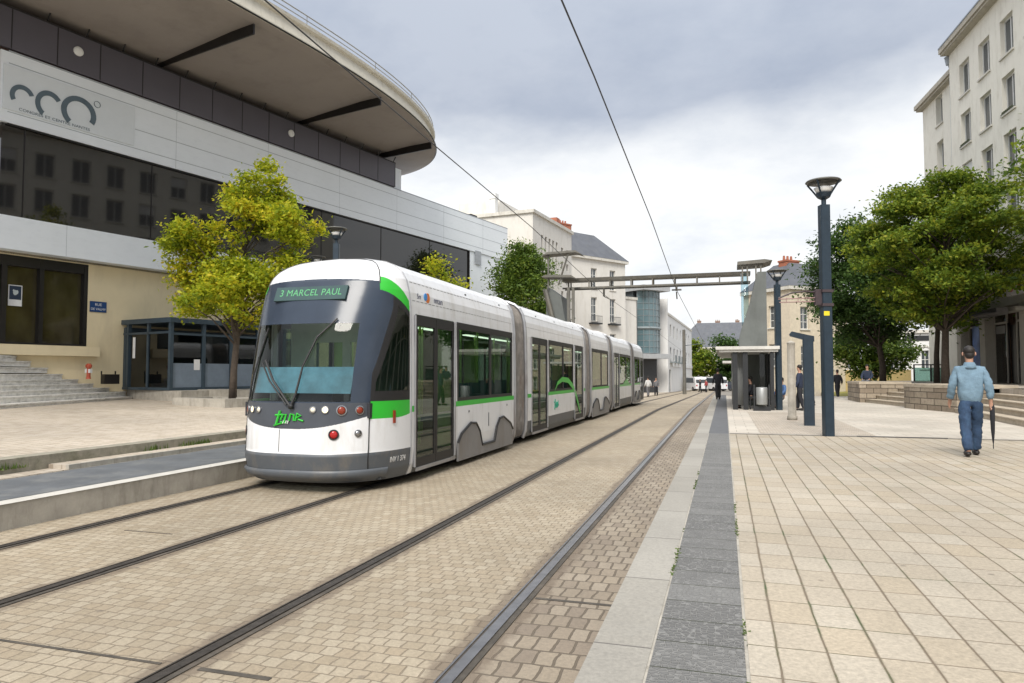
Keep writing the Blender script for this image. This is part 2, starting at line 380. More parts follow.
# moss and weeds in the joints
def tufts(name, spots, mat, n, h=.02):
    m = MB(); r = random.Random(3)
    for (x0, y0, x1, y1, z, w) in spots:
        L = math.hypot(x1 - x0, y1 - y0)
        for i in range(int(L * n)):
            t = r.random()
            if math.sin(t * L * 1.7 + x0 * 9) + .6 * math.sin(t * L * 5.3) < .25 + r.random() * .5: continue
            x = x0 + (x1 - x0) * t + r.gauss(0, w); y = y0 + (y1 - y0) * t + r.gauss(0, w)
            a = r.random() * 6.28; s = .006 + r.random() * .012; hh = h * (.3 + r.random())
            m.add([(x - s * math.cos(a), y - s * math.sin(a), z), (x + s * math.cos(a), y + s * math.sin(a), z), (x + r.gauss(0, .01), y + r.gauss(0, .01), z + hh)], [(0, 1, 2)])
    o = obj(name, m, mat); o['kind'] = 'stuff'; return o
weed = leafmat('moss_green', [(0, (.04, .07, .015)), (.5, (.09, .14, .03)), (1, (.16, .2, .05))], .3)
tufts('moss', [(-.352, 2.5, -.352, 12, .268, .006), (.083, 2.5, .083, 9, .268, .006)], weed, 90, .010)
tufts('weeds', [(-9.105, 5.5, -9.105, 22, .335, .014), (-15.5, 7, -21.6, 23.9, .5, .1)], weed, 110, .09)
tufts('weeds', [(1.9, 19.0, 2.3, 19.9, .275, .15), (1.2, 20.1, 1.9, 19.9, .275, .1)], weed, 120, .03)

# left platform, low steps and plaza
m = MB(); m.box(-8.74, -7.06, -4, 46, -.05, .266); struct('platform', m, concm)
struct('white_edge', sheet(-7.28, -7.05, [-4, 46], .2705), whitep)
struct('platform_strip', MB().quad((-8.7, 6.2, .2705), (-7.3, 5.2, .2705), (-7.3, 46, .2705), (-8.7, 46, .2705)), bluegrey)
struct('pavement', MB().quad((-8.74, -4, .2705), (-7.3, -4, .2705), (-7.3, 5.15, .2705), (-8.74, 6.2, .2705)), plazapav)
m = MB(); m.box(-9.12, -8.745, 7.6, 46, .0, .335); m.box(-9.12, -8.745, -4, 7.6, .0, .275); struct('low_step', m, plazapav)
m = MB(); m.box(-8.80, -8.742, 7.596, 46, .0, .339); struct('kerb', m, concm)
m = MB(); m.box(-9.42, -9.125, -4, 46, .0, .47, 0); struct('kerb', m, mossc)
def pz(x): return .468 + max(0, (-9.42 - x)) * .0145
m = MB(); m.quad((-9.42, -4, .468), (-9.42, 46, .468), (-26, 46, pz(-26)), (-26, -4, pz(-26))); m.quad((-9.42, 46, .468), (-9.42, 46, -.2), (-26, 46, -.2), (-26, 46, pz(-26)))
struct('plaza', m, plazapav)
# ---------------------------------------------------------------- conference hall (left)
HA = R(13.063); P0 = (-22.76, 17.13)
def fac(s, n, z=0): return (P0[0] + s * math.sin(HA) + n * math.cos(HA), P0[1] + s * math.cos(HA) - n * math.sin(HA), z)
whitecl = surf('white_metal_cladding', (.80, .84, .88), .35, .0, var=.03, scale=.5, dirt=(.72, .76, .80), dirtscale=(1, 1, 3))
seamm = surf('dark_seam', (.36, .39, .42), .7)
beige = surf('cream_render', (.70, .595, .39), .85, var=.05, scale=.8, bmp=.003, dirt=(.58, .49, .33))
purple = surf('grey_violet_panels', (.105, .098, .118), .45, .1, var=.06, scale=.7)
darkal = surf('dark_bronze_aluminium', (.018, .016, .015), .4, .3)
blackgl, nt, out = newmat('dark_reflective_glass'); bsdf(nt, out, (.012, .011, .01), .035, 0, None, .75); MAT['dark_reflective_glass'] = blackgl
shopgl, nt, out = newmat('olive_tinted_glass')
_co = objco(nt, (1, 1, .6)); bsdf(nt, out, ramp(nt, noise(nt, _co, 1.1, 3), [(.35, (.035, .028, .012)), (.7, (.07, .062, .03))]), .05, 0, None, .6); MAT['olive'] = shopgl
slatm = surf('blue_slate_frame', (.05, .075, .1), .4, .3, var=.15)
hall = thing('conference_hall', 'large conference hall with white cladding, dark window bands and overhanging oval roof', 'building', (P0[0], P0[1], 0), -HA)
L = 33.0
w = MB(); wallgrid(w, L + .1, .2, 5.78, [(.0, 3.05, 2.62, 5.66)], .25, x=-.55); w.mx = Matrix.Identity(4)
w.box(-14, -.56, 0.02, .12, .2, 12.3)                      # near end wall
w.box(-14, -.56, L - .1, L, .2, 12.3)
w.box(-.53, -.28, -.02, 3.4, 2.25, 2.6)                   # sill shelf under the big window
obj('wall', w, beige, hall)
w = MB(); w.box(-.5, -.06, 28.0, L, .2, 9.985); w.box(-.9, -.5, 28.0, L + .02, .2, 12.0); obj('end_wall', w, whitecl, hall)
w = MB(); w.box(-1.0, 0, -.17, 28.0, 5.76, 6.88); obj('lower_fascia', w, whitecl, hall)
w = MB(); w.box(-1.0, .0, -.28, L + .02, 9.99, 12.38); w.box(-14, -1.0, 0.0, L - .01, 12.2, 12.34); fo = obj('upper_fascia', w, whitecl, hall)
w = MB()
for z in (12.0, 11.1, 10.35): w.box(-.01, .006, 4.35 if z == 11.1 else -.04, L, z - .012, z + .012)
for i in range(6): w.box(-.01, .004, 6.1 + i * 4.7, 6.11 + i * 4.7, 10.0, 12.36)
for i in range(5): w.box(-.01, .004, 1.95 + i * 5.1, 1.96 + i * 5.1, 5.78, 6.87)
w.box(-.02, .01, -.05, L + .02, 12.385, 12.43)
obj('panel_joint', w, seamm, hall)
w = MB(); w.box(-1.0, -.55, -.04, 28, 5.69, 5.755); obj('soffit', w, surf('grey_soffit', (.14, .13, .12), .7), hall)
# upper window band
w = MB(); w.box(-.5, -.12, -.14, 28.0, 6.885, 9.985); wb = obj('window_band', w, blackgl, hall)
w = MB(); y = .55
while y < 28: w.box(-.118, -.10, y, y + .03, 6.89, 9.98); y += 4.6
w.box(-.11, -.03, .0, 28, 9.93, 9.983); w.box(-.11, -.03, 27.93, 28, 6.89, 9.93); obj('mullion', w, darkal, wb)
# big ground floor window
w = MB(); w.box(-.82, -.79, .02, 3.03, 2.64, 5.64); bw = obj('display_window', w, shopgl, hall)
w = MB()
for a, b in ((.2, .38), (1.4, 1.54), (2.91, 3.05)): w.box(-.78, -.56, a + .001, b - .001, 2.63, 5.65)
w.box(-.785, -.57, .01, 3.04, 5.3, 5.655); w.box(-.785, -.57, .01, 3.04, 2.625, 2.69); obj('window_frame', w, darkal, bw)
# parapet of violet panels
PT = 13.88
w = MB(); w.box(-3.0, .0, -1.5, 20.05, 12.5, PT); pa = obj('parapet', w, purple, hall)
w = MB(); w.box(-.02, .02, -1.5, 20.05, PT, PT + .05)
ys = [-1.5, .0, 1.45, 2.95, 4.6, 6.2, 7.75, 9.3, 10.8, 12.35, 13.95, 15.5, 17.0, 18.5, 20.0]
for q in ys: w.box(-.02, .008, q, q + .035, 12.51, PT - .01)
obj('panel_joint', w, surf('black_joint', (.02, .018, .02), .6), pa)
w = MB(); w.box(-3, -.14, 20.06, 20.75, 12.45, 13.7); obj('end_box', w, whitecl, pa)
w = MB(); w.box(-1.5, -.1, -1.5, 20.05, 12.40, 12.5); obj('shadow_gap', w, surf('rusty_gap', (.05, .025, .018), .8), pa)
lampw = surf('white_lamp_glass', (.8, .8, .78), .3)
for s in (2.16, 12.15):
    m = MB(); m.mx = Matrix.Translation((.01, s, 13.28)) @ Matrix.Rotation(R(90), 4, 'Y'); m.lathe([(.17, -.02), (.17, .05), (.12, .09), (.02, .1)], 16); obj('floodlight', m, lampw, hall)
for i in range(15):
    s = 1.2 + i * 1.35; m = MB(); m.tube([(-.3, s, PT), (-.05, s + .02, PT + .42)], .03, 5); obj('strut', m, darkal, hall)
# drum wall behind the parapet
w = MB(); w.box(-9, -2.6, -1.4, 17.5, 13.0, 15.0); obj('drum_wall', w, surf('dark_grey_wall', (.05, .047, .05), .8), hall)
w = MB(); w.mx = Matrix.Translation((-2.6, 0, 0))
# oval roof
def sup(t, a, b, p=3.0):
    c, s = math.cos(t), math.sin(t)
    return (-6 + b * math.copysign(abs(c) ** (2 / p), c), a * math.copysign(abs(s) ** (2 / p), s))
NT = 160; A_, B_ = 24.35, 11.51
def ring(da, z): return [(*sup(2 * math.pi * k / NT, A_ - da, B_ - da), z) for k in range(NT)]
under = surf('brown_grey_concrete_soffit', (.33, .29, .262), .85, var=.07, scale=.25, bmp=.003, dirt=(.24, .21, .19), dirtscale=(.3, .3, .3))
rimm = surf('cream_rim', (.62, .585, .50), .7, var=.06, scale=1.5, dirt=(.42, .38, .3), dirtscale=(3, 3, .3))
def rings(rs, m):
    for a, b in zip(rs, rs[1:]):
        for k in range(NT):
            j = (k + 1) % NT; m.quad(a[k], a[j], b[j], b[k])
m = MB(); rings([ring(.0, 14.62), ring(.35, 14.56), ring(3.0, 14.42), ring(7.5, 14.2)], m); oval = obj('roof_soffit', m, under, hall, True)
m = MB(); rings([ring(0, 14.62), ring(-.02, 14.76), ring(.12, 14.80), ring(.2, 15.35), ring(.05, 15.4), ring(.02, 15.52), ring(.3, 15.56), ring(1.2, 15.5)], m)
r_ = ring(1.2, 15.5); m.add(r_, [tuple(range(NT))]); ro = obj('oval_roof', m, rimm, hall)
m = MB()
for da, z, rr in ((.14, 15.75, .022), (.14, 15.95, .028)):
    pts = ring(da, z); pts.append(pts[0]); m.tube(pts, rr, 5, False)
for k in range(0, NT, 5):
    q = ring(.14, 0)[k]; m.tube([(q[0], q[1], 15.5), (q[0], q[1], 15.95)], .018, 5)
obj('roof_railing', m, surf('railing_grey', (.3, .3, .29), .5, .4), ro)
m = MB(); pts = [(p[0], p[1], p[2]) for p in ring(-.04, 14.67)]; pts.append(pts[0]); m.tube(pts, .035, 5, False); obj('rim_cable', m, darkal, ro)
for s in (-1.0, 5.6, 13.2, 19.5):
    # ribs under the roof, square to the facade
    x1 = 5.2 if s < 10 else (4.75 if s < 16 else 3.0)
    m = MB(); m.box(-2.5, x1, s - .035, s + .035, 14.12, 14.5); obj('roof_beam', m, darkal, hall)
# sign with the arc letters
sg = MB(); sg.box(.004, .05, -.2, 4.3, 10.42, 11.92); sign = obj('sign_panel', sg, surf('white_sign_panel', (.70, .74, .77), .4, var=.02), hall)
inkm = surf('slate_blue_lettering', (.10, .14, .17), .5)
def arc(cx, cz, r, wd, a0, a1, rx=1.0):
    n = 22; m = MB(); vs = []; fs = []
    for i in range(n + 1):
        t = R(a0 + (a1 - a0) * i / n)
        for rr in (r - wd, r):
            for xx in (.05, .075): vs.append((xx, cx + rx * rr * math.cos(t), cz + rr * math.sin(t)))
    for i in range(n):
        b = 4 * i; c = b + 4
        fs += [(b, c, c + 2, b + 2), (b + 1, b + 3, c + 3, c + 1), (b, b + 1, c + 1, c), (b + 2, c + 2, c + 3, b + 3)]
    fs += [(0, 2, 3, 1), (4 * n, 4 * n + 1, 4 * n + 3, 4 * n + 2)]
    m.add(vs, fs); obj('letter', m, inkm, sign)
arc(.37, 10.97, .40, .15, 212, 22, .95)
arc(1.22, 10.97, .50, .17, 238, 35, .90)
arc(2.22, 11.02, .60, .18, 232, -28, 1.02)
mxs = Matrix.Translation((.055, 1.45, 10.52)) @ Matrix(((0, 0, 1, 0), (1, 0, 0, 0), (0, 1, 0, 0), (0, 0, 0, 1)))
text('lettering', 'CONGRES ET CENTRE NANTES', .14, inkm, sign, mxs, .003, 1.05, 1.15)
arc(2.86, 11.55, .12, .012, 0, 360)
w = MB(); w.box(.0, .02, 28.62, 29.35, 9.15, 10.1); obj('vent_panel', w, surf('grey_vent', (.36, .38, .41), .5), hall, label='pale grey square vent')
# roof vent
m = MB(); m.box(-1.6, -1.0, 29.6, 30.4, 12.3, 12.95); obj('roof_vent', m, darkal, hall)
# glazed entrance porch
porch = thing('entrance_porch', 'slate blue glazed entrance porch against the cream wall', 'porch', fac(4.45, -.1, 1.0), -HA)
fr = MB(); kw = .13
for (x, y) in ((-.1, 0), (2.5, 0), (2.5, 1.35), (2.5, 2.6), (2.5, 3.9), (2.5, 5.3), (2.5, 6.8)): fr.box(x - kw / 2, x + kw / 2, y - kw / 2, y + kw / 2, 0, 2.5)
fr.box(1.1, 1.2, -.05, .05, 0, 2.5)
fr.box(-.5, 2.62, -.11, 6.9, 2.5, 2.68); fr.box(-.4, 2.5, -.05, .05, 2.1, 2.18); fr.box(2.45, 2.55, 0, 6.8, 2.05, 2.13); fr.box(2.45, 2.55, 0, 6.8, 0, .09); fr.box(-.4, 2.5, -.05, .05, 0, .1)
fr.box(-.5, -.3, 0, 6.9, 0, 2.4)
obj('frame', fr, slatm, porch)
gg = glass('porch_glass', (.42, .45, .46), 1.6)
for a, b in ((0, 1.35), (1.35, 2.6), (2.6, 3.9), (3.9, 5.3), (5.3, 6.8)):
    obj('pane', MB().box(2.49, 2.5, a + .07, b - .07, .1, 2.05), gg, porch)
    obj('frosted_band', MB().box(2.505, 2.512, a + .07, b - .07, .1, 1.0), surf('frosted_film', (.16, .2, .25), .5), porch)
obj('pane', MB().box(.1, 2.4, -.01, 0, .1, 2.1), gg, porch)
obj('notice', MB().box(2.515, 2.52, .95, 1.2, .75, 1.15), surf('paper', (.7, .7, .7), .7), porch)
obj('notice', MB().box(.2, .35, -.03, -.02, 1.2, 2.0), surf('paper', (.7, .7, .7), .7), porch)
# posters and plaque
t = thing('poster', 'white and navy poster behind the large ground floor window', 'poster', fac(.72, -.77, 4.3), -HA)
obj('sheet', MB().box(0, .012, -.21, .22, -.36, .36), surf('paper', (.7, .7, .7), .7), t)
obj('picture', MB().box(.013, .018, -.18, .19, -.14, .33), surf('navy_print', (.015, .03, .06), .5), t)
mm = MB(); mm.ball((.02, .0, .1), (.004, .07, .09)); mm.ball((.02, .06, .12), (.004, .04, .07)); mm.ball((.02, -.05, .17), (.004, .03, .04)); obj('emblem', mm, surf('pale_print', (.45, .5, .5), .6), t)
t = thing('street_plaque', 'small blue street name plaque on the cream wall', 'sign', fac(3.42, -.54, 4.12), -HA)
obj('plate', MB().box(0, .02, -.30, .32, -.2, .2), surf('enamel_blue', (.012, .05, .16), .3), t)
mx = Matrix.Translation((.021, .01, .08)) @ Matrix(((0, 0, 1, 0), (1, 0, 0, 0), (0, 1, 0, 0), (0, 0, 0, 1)))
text('lettering', 'RUE', .14, surf('paper', (.7, .7, .7), .7), t, mx, .002); mx = Matrix.Translation((0, 0, -.17)) @ mx
text('lettering', 'DE VALMY', .12, surf('paper', (.7, .7, .7), .7), t, mx, .002)
t = thing('wall_lamp', 'small wall lamp beside the porch on the cream wall', 'lamp', fac(7.3, -.5, 5.0), -HA)
m = MB(); m.box(-.05, .05, -.05, .05, -.3, .3); m.lathe([(.07, 0), (.1, .12), (.04, .2)], 10, (.12, 0, .05)); obj('lamp_body', m, darkal, t)
# big stair against the hall: each layer runs oblique to the facade
stair = thing('stone_staircase', 'wide pale weathered stone staircase rising to the left against the cream wall', 'stairs', (0, 0, 0))
ends = [(5.23, .74), (4.55, .93), (3.9, 1.09), (3.3, 1.25), (2.75, 1.41), (2.2, 1.6), (1.7, 1.82), (1.15, 2.04), (.7, 2.22), (.25, 2.40)]
d2 = Vector((-.318, .948)); nx = Vector((.948, .318))
for i, (s, z) in enumerate(ends):
    e = Vector(fac(s, -.5)[:2]); a = e - d2 * 17
    off = .0
    m = MB(); zt = z; zb = z - .19 if i else .3
    q = [a, e, e - nx * 3.0, a - nx * 3.0]
    m.prism([(v.x, v.y) for v in q], zb, zt - .045)
    ov = nx * .03
    q2 = [a + ov, e + ov, e - nx * 3.0, a - nx * 3.0]
    m.prism([(v.x, v.y) for v in q2], zt - .042, zt)
    # split the riser into blocks by open joints
    obj('step', m, stepm, stair)
m = MB(); a = Vector(fac(4.35, 3.2)[:2]); b = Vector(fac(12, 3.2)[:2]); c = Vector(fac(12, -.5)[:2]); d = Vector(fac(4.6, -.5)[:2])
m.prism([tuple(a), tuple(b), tuple(c), tuple(d)][::-1], .3, .99)
terr = tag(obj('entrance_terrace', m, concm), 'low stone terrace carrying the glazed entrance porch', 'terrace')
# red hydrant and dark bench box
t = thing('fire_hydrant', 'red and white fire hydrant by the top of the stone staircase', 'hydrant', fac(2.85, .0, 1.42))
redp = surf('faded_red_paint', (.45, .08, .04), .5)
m = MB(); m.lathe([(.09, 0), (.07, .05), (.06, .38), (.1, .42), (.11, .5), (.05, .56)], 10); obj('body', m, redp, t)
m = MB(); m.box(-.12, .12, -.05, .05, .22, .36); obj('valve', m, surf('paper', (.7, .7, .7), .7), t)
t = thing('litter_box', 'small black open box standing beside the red hydrant', 'bin', fac(3.6, .0, 1.23), -HA)
m = MB(); m.box(-.05, .2, -.28, .28, .0, .36); m.box(-.06, -.03, -.28, -.24, .36, .48); m.box(-.06, -.03, .24, .28, .36, .48); obj('box', m, darkal, t)
# planters in front
for (x, y, lx, ly, z, rz, lb) in ((-15.9, 19.3, 2.6, 1.6, .82, -HA, 'low stone planter with the yellow green tree'), (-17.2, 22.0, 3.6, 1.0, 1.02, -HA, 'long low stone ledge between the planter and the porch')):
    t = thing('stone_planter', lb, 'planter', (x, y, .4), rz)
    m = MB(); zt = z - .4
    m.box(-lx / 2, lx / 2, -ly / 2, -ly / 2 + .3, 0, zt); m.box(-lx / 2, lx / 2, ly / 2 - .3, ly / 2, 0, zt)
    m.box(-lx / 2, -lx / 2 + .3, -ly / 2 + .3, ly / 2 - .3, 0, zt); m.box(lx / 2 - .3, lx / 2, -ly / 2 + .3, ly / 2 - .3, 0, zt); obj('rim', m, concm, t)
    obj('soil', MB().box(-lx / 2 + .3, lx / 2 - .3, -ly / 2 + .3, ly / 2 - .3, 0, zt - .06), surf('soil', (.06, .045, .03), .95, bmp=.01), t)
# ---------------------------------------------------------------- tram
twhite = surf('tram_white_paint', (.72, .73, .75), .25, 0, var=.03, scale=1.2, dirt=(.50, .485, .45), dirtscale=(1.6, 1.6, .35))
tgrey = surf('tram_grey_skirt', (.085, .095, .108), .45, 0, var=.08, scale=2, dirt=(.17, .15, .125), dirtscale=(2, 2, 1))
tbogie = surf('tram_bogie_cover', (.21, .205, .205), .5, 0, var=.1, scale=3, dirt=(.15, .125, .1))
tgreen = surf('tram_green_stripe', (.03, .44, .035), .3, 0, var=.04)
tblack = surf('black_rubber', (.014, .014, .015), .5, 0)
tmask = surf('blue_grey_windscreen_mask', (.034, .046, .068), .2, 0, var=.1, spec=.4)
tband = surf('lamp_band_grey', (.055, .062, .075), .3)
tbellow = surf('brown_dusty_bellows', (.20, .185, .17), .85, 0, var=.35, scale=5, bmp=.01, dirt=(.15, .085, .04), dirtscale=(1, 1, .35))
trimg = surf('silver_bellows_frame', (.33, .335, .35), .35, .5, var=.15, dirt=(.12, .08, .05))
tglass = glass('tram_side_glass', (.56, .66, .59), 1.55)
tclear = glass('tram_windscreen_glass', (.78, .86, .84), 1.5)
tdark = glass('tram_cab_side_glass', (.10, .13, .12), 1.6)
inter = surf('tram_interior_pale', (.55, .64, .48), .7); interd = surf('tram_interior_floor', (.05, .055, .06), .7)
tseat = surf('teal_seat_fabric', (.03, .12, .14), .8); pole = surf('lime_handrail', (.40, .62, .18), .4)
TX, TY = -5.62, 8.2
tram = thing('tram', 'long white and green articulated tram with grey skirt standing on the left track', 'tram', (TX, TY, 0))
PROF = [(1.12, .13), (1.18, .28), (1.2, .5), (1.2, 1.04), (1.2, 1.13), (1.195, 1.8), (1.185, 2.48), (1.175, 2.62), (1.155, 2.82), (1.11, 3.0), (1.04, 3.12), (.93, 3.215), (.76, 3.285), (.45, 3.335), (0, 3.36)]
def wz(z):
    for (a, za), (b, zb) in zip(PROF, PROF[1:]):
        if za <= z <= zb: return a + (b - a) * (z - za) / (zb - za)
    return PROF[0][0] if z < .13 else 0
def lerp(tab, z):
    if z <= tab[0][0]: return tab[0][1]
    for (za, a), (zb, b) in zip(tab, tab[1:]):
        if z <= zb: return a + (b - a) * (z - za) / (zb - za)
    return tab[-1][1]
YE = 1.25
NOSE = [(.13, .16), (.2, .06), (.3, .0), (.5, -.04), (.55, -.015), (.9, .0), (1.22, .03), (1.6, .11), (2.2, .28), (2.7, .47), (2.93, .57), (3.05, .65), (3.15, .77), (3.25, .95), (3.32, 1.12), (3.345, 1.2), (3.36, 1.245)]
def S(t, z):
    w = wz(z); n = lerp(NOSE, z); Lz = YE - n
    s = math.sin(t); x = w * math.copysign(abs(s) ** .66, s); return (x, YE - Lz * abs(math.cos(t)), z)
zs = sorted(set(np.round(list(np.linspace(.13, 3.2, 200)) + list(np.linspace(.84, 1.16, 80)) + list(np.linspace(2.5, 3.0, 90)), 4))) + [3.22, 3.24, 3.26, 3.28, 3.295, 3.31, 3.32, 3.33, 3.34, 3.35, 3.36]
nt_ = 240
us = np.linspace(-1, 1, nt_ + 1); ts = np.array([math.pi / 2 * u for u in us])
def category(t, z):
    td = math.degrees(t); a = abs(td)
    x = math.copysign(abs(math.sin(t)) ** .66, math.sin(t)) # -1..1
    ax = abs(x); seam = .815
    if z < .53 - (.0 if ax < seam else -.02 * (ax - seam)): return 'skirt'
    if ax < seam:
        b = .86 + .17 * (ax / seam) ** 2.4
        if z < b: return 'shell'
        if z < 1.215: return 'lamp_band'
        top = 2.93 + .035 * (1 - (ax / seam) ** 2) 
        if z > top: return 'shell'
        # clear pane
        if -.745 < x < .66 and 1.225 < z < 2.30 : 
            return 'windscreen'
        return 'windscreen_mask'
    # sides: seam .. 1
    tse = math.asin(seam ** (1 / .66)); f = max(0, 1 - math.cos(t) / math.cos(tse))      # 0 at the seam .. 1 at the door pillar
    if z < 1.23:
        if z > .985 + .2 * max(0, f - .5) ** 2 and f < .97: return 'green_stripe'
        return 'shell'
    g1 = 2.80 - .30 * f ** 1.4; g2 = 3.0 - .34 * f ** 1.6
    if z > g2 or f > .97: return 'shell'
    if z > g1: return 'green_stripe'
    if f < .34 * min(1, max(0, (z - 1.6) / 1.0)): return 'windscreen_mask'
    if 1.36 < z < g1 - .1 and .40 * min(1, max(0, (z - 1.5) / 1.0)) + .08 < f < .90: return 'side_glass'
    return 'side_frame'
def build_cab(parent, flip=None):
    cells = {}
    for i in range(len(zs) - 1):
        for j in range(nt_):
            z = (zs[i] + zs[i + 1]) / 2; t = (ts[j] + ts[j + 1]) / 2
            k = category(t, z)
            if k in ('side_frame', 'side_glass', 'green_stripe'): k += ('|r' if t > 0 else '|l') + ('u' if z > 2 and k == 'green_stripe' else '')
            cells.setdefault(k, []).append((i, j))
    P = [[S(t, z) for t in ts] for z in zs]
    mats = dict(shell=twhite, skirt=tgrey, lamp_band=tband, windscreen=tclear, windscreen_mask=tmask, green_stripe=tgreen, side_frame=tblack, side_glass=tdark)
    res = {}
    for k, lst in cells.items():
        idx = {}; vs = []; fs = []
        def vi(i, j):
            if (i, j) not in idx:
                p = P[i][j]
                if flip is not None: p = (-p[0], flip - p[1], p[2])
                idx[(i, j)] = len(vs); vs.append(p)
            return idx[(i, j)]
        for i, j in lst: fs.append((vi(i, j), vi(i, j + 1), vi(i + 1, j + 1), vi(i + 1, j)))
        k0 = k.split('|')[0]; m = MB(); m.add(vs, fs); res[k] = obj({'shell': 'cab_shell', 'side_glass': 'cab_side_window'}.get(k0, k0), m, mats[k0], parent, True)
    return res
cab = build_cab(tram)
# bumper lip: lower bulge on the nose
m = MB(); vs = []; fs = []
for i, (zz, o) in enumerate(((.16, .02), (.2, .05), (.28, .055), (.31, .01))):
    for t in np.linspace(-math.pi / 2 * .82, math.pi / 2 * .72, 40):
        p = S(t, zz); vs.append((p[0] * (1 + o * .4), p[1] - o, zz))
for i in range(3):
    for j in range(39): fs.append((i * 40 + j, i * 40 + j + 1, (i + 1) * 40 + j + 1, (i + 1) * 40 + j))
m.add(vs, fs); obj('bumper', m, tgrey, tram, True)
# body modules: profile strips with openings
def strip(m, y0, y1, za, zb, side, inset=0):
    pr = [(wz(za) - inset, za)] + [(a - inset, z) for a, z in PROF if za < z < zb] + [(wz(zb) - inset, zb)]
    for (a, z), (b, z2) in zip(pr, pr[1:]):
        q = [(side * a, y0, z), (side * a, y1, z), (side * b, y1, z2), (side * b, y0, z2)]
        m.quad(*(q if side > 0 else q[::-1]))
def module(y0, y1, doors, wins, bogie, side_marks=True):
    y0 -= TY; y1 -= TY
    doors = [(a - TY, b - TY, k) for a, b, k in doors]; wins = [(a - TY, b - TY) for a, b in wins]
    W = MB(); PG = []; PK = []
    for sd in (1, -1):
        cuts = sorted({y0, y1} | {a for a, b, k in doors} | {b for a, b, k in doors} | {a for a, b in wins} | {b for a, b in wins})
        run = None
        for a, b in zip(cuts, cuts[1:]):
            mid = (a + b) / 2
            if any(d[0] < mid < d[1] for d in doors):
                strip(W, a, b, 2.5, 3.36, sd); K = MB(); strip(K, a, b, .13, .2, sd); PK.append(K); run = None; continue
            if run is None: run = (MB(), MB() if not bogie else W); PG.append(run[0]); PK.append(run[1])
            G, K = run
            strip(W, a, b, 2.5 if any(w_[0] < mid < w_[1] for w_ in wins) else 1.13, 3.36, sd); strip(G, a, b, 1.04, 1.13, sd); strip(W, a, b, .5, 1.04, sd); strip(K, a, b, .13, .5, sd)
    body = obj('body_shell', W, twhite, tram, False); autosm(body, 25)
    for G in PG: obj('green_stripe', G, tgreen, body)
    for K in PK:
        if K is not W: obj('skirt', K, tgrey, tram)
    m = MB()
    for z in (2.70, 2.98):
        y = y0 + .1
        while y < y1 - .15:
            for sd in (1, -1):
                x = sd * (wz(z) + .0015); m.box(min(x, x - sd * .004), max(x, x - sd * .004), y, y + .1, z - .006, z + .006)
            y += .15
    obj('roof_seam', m, trimg, body)
    if True:
        for yy in (y0 + .012, y1 - .012):
            m = MB()
            pts = [(a, yy, z) for a, z in PROF]; pts = [(x + .004, y, z) for x, y, z in pts] + [(-x - .004, y, z) for x, y, z in reversed(pts)]
            m.tube(pts, .012, 5); obj('edge_trim', m, trimg, body)
    for a, b in wins:
        for sd in (1, -1):
            gm = MB(); x = sd * 1.185
            gm.box(min(x, x - sd * .012), max(x, x - sd * .012), a + .01, b - .01, 1.13, 2.5)
            fr = MB(); x0, x1 = (1.17, 1.199) if sd > 0 else (-1.199, -1.17)
            fr.box(x0, x1, a, a + .07, 1.131, 2.499); fr.box(x0, x1, b - .07, b, 1.131, 2.499); fr.box(x0, x1, a + .07, b - .07, 2.38, 2.499); fr.box(x0, x1, a + .07, b - .07, 1.131, 1.19)
            if b - a > 2: c = a + (b - a) * .55; fr.box(x0, x1, c - .05, c + .05, 1.19, 2.38)
            f = obj('window', fr, tblack, tram); obj('pane', gm, tglass, f)
    for a, b, k in doors:
        for sd in (1, -1):
            x0, x1 = (1.165, 1.197) if sd > 0 else (-1.197, -1.165)
            n = k
            for i in range(n):
                p, q = a + (b - a) * i / n, a + (b - a) * (i + 1) / n
                fr = MB(); fr.box(x0, x1, p + .005, p + .065, .21, 2.49); fr.box(x0, x1, q - .065, q - .005, .21, 2.49); fr.box(x0, x1, p + .065, q - .065, 2.33, 2.49); fr.box(x0, x1, p + .065, q - .065, .21, .34)
                f = obj('door', fr, tblack, tram)
                gm = MB(); gm.box(x0 + .01, x1 - .01, p + .06, q - .06, .33, 2.34); obj('pane', gm, tglass, f)
                hb = MB(); xx = sd * 1.16; hb.box(xx - .012, xx + .012, p + .07, q - .07, .95, .98); hb.box(xx - .012, xx + .012, p + .07, q - .07, .7, .72); obj('handrail', hb, trimg, f)
            m = MB(); xx = sd * 1.2
            for yy in (a - .03, b + .03): m.tube([(xx, yy, .22), (xx, yy, 2.48)], .022, 6)
            m.box(min(xx, xx + sd * .02), max(xx, xx + sd * .02), a, b, .155, .205)
            obj('door_surround', m, trimg, tram)
    if bogie:
        a, b = bogie[0] - TY, bogie[1] - TY; L_ = b - a
        for sd in (1, -1):
            pl = [(a, .1), (a, .42), (a + .05 * L_, .56), (a + .20 * L_, .72), (a + .28 * L_, .70), (a + .34 * L_, .55), (a + .385 * L_, .27), (a + .615 * L_, .27), (a + .66 * L_, .55), (a + .72 * L_, .70), (a + .80 * L_, .72), (a + .95 * L_, .56), (b, .42), (b, .1)]
            m = MB(); m.prismx(pl, *sorted((sd * 1.19, sd * 1.225))); bo = obj('bogie_cover', m, tbogie, tram)
            m = MB(); m.tube([(sd * 1.222, y, z) for y, z in pl[1:-1]], .024, 6); obj('edge_seal', m, tblack, bo)
            for cy in (a + .22 * L_, b - .22 * L_):
                m = MB(); m.tube([(sd * .70, cy, .3), (sd * .84, cy, .3)], .3, 20); obj('wheel', m, tblack, tram)
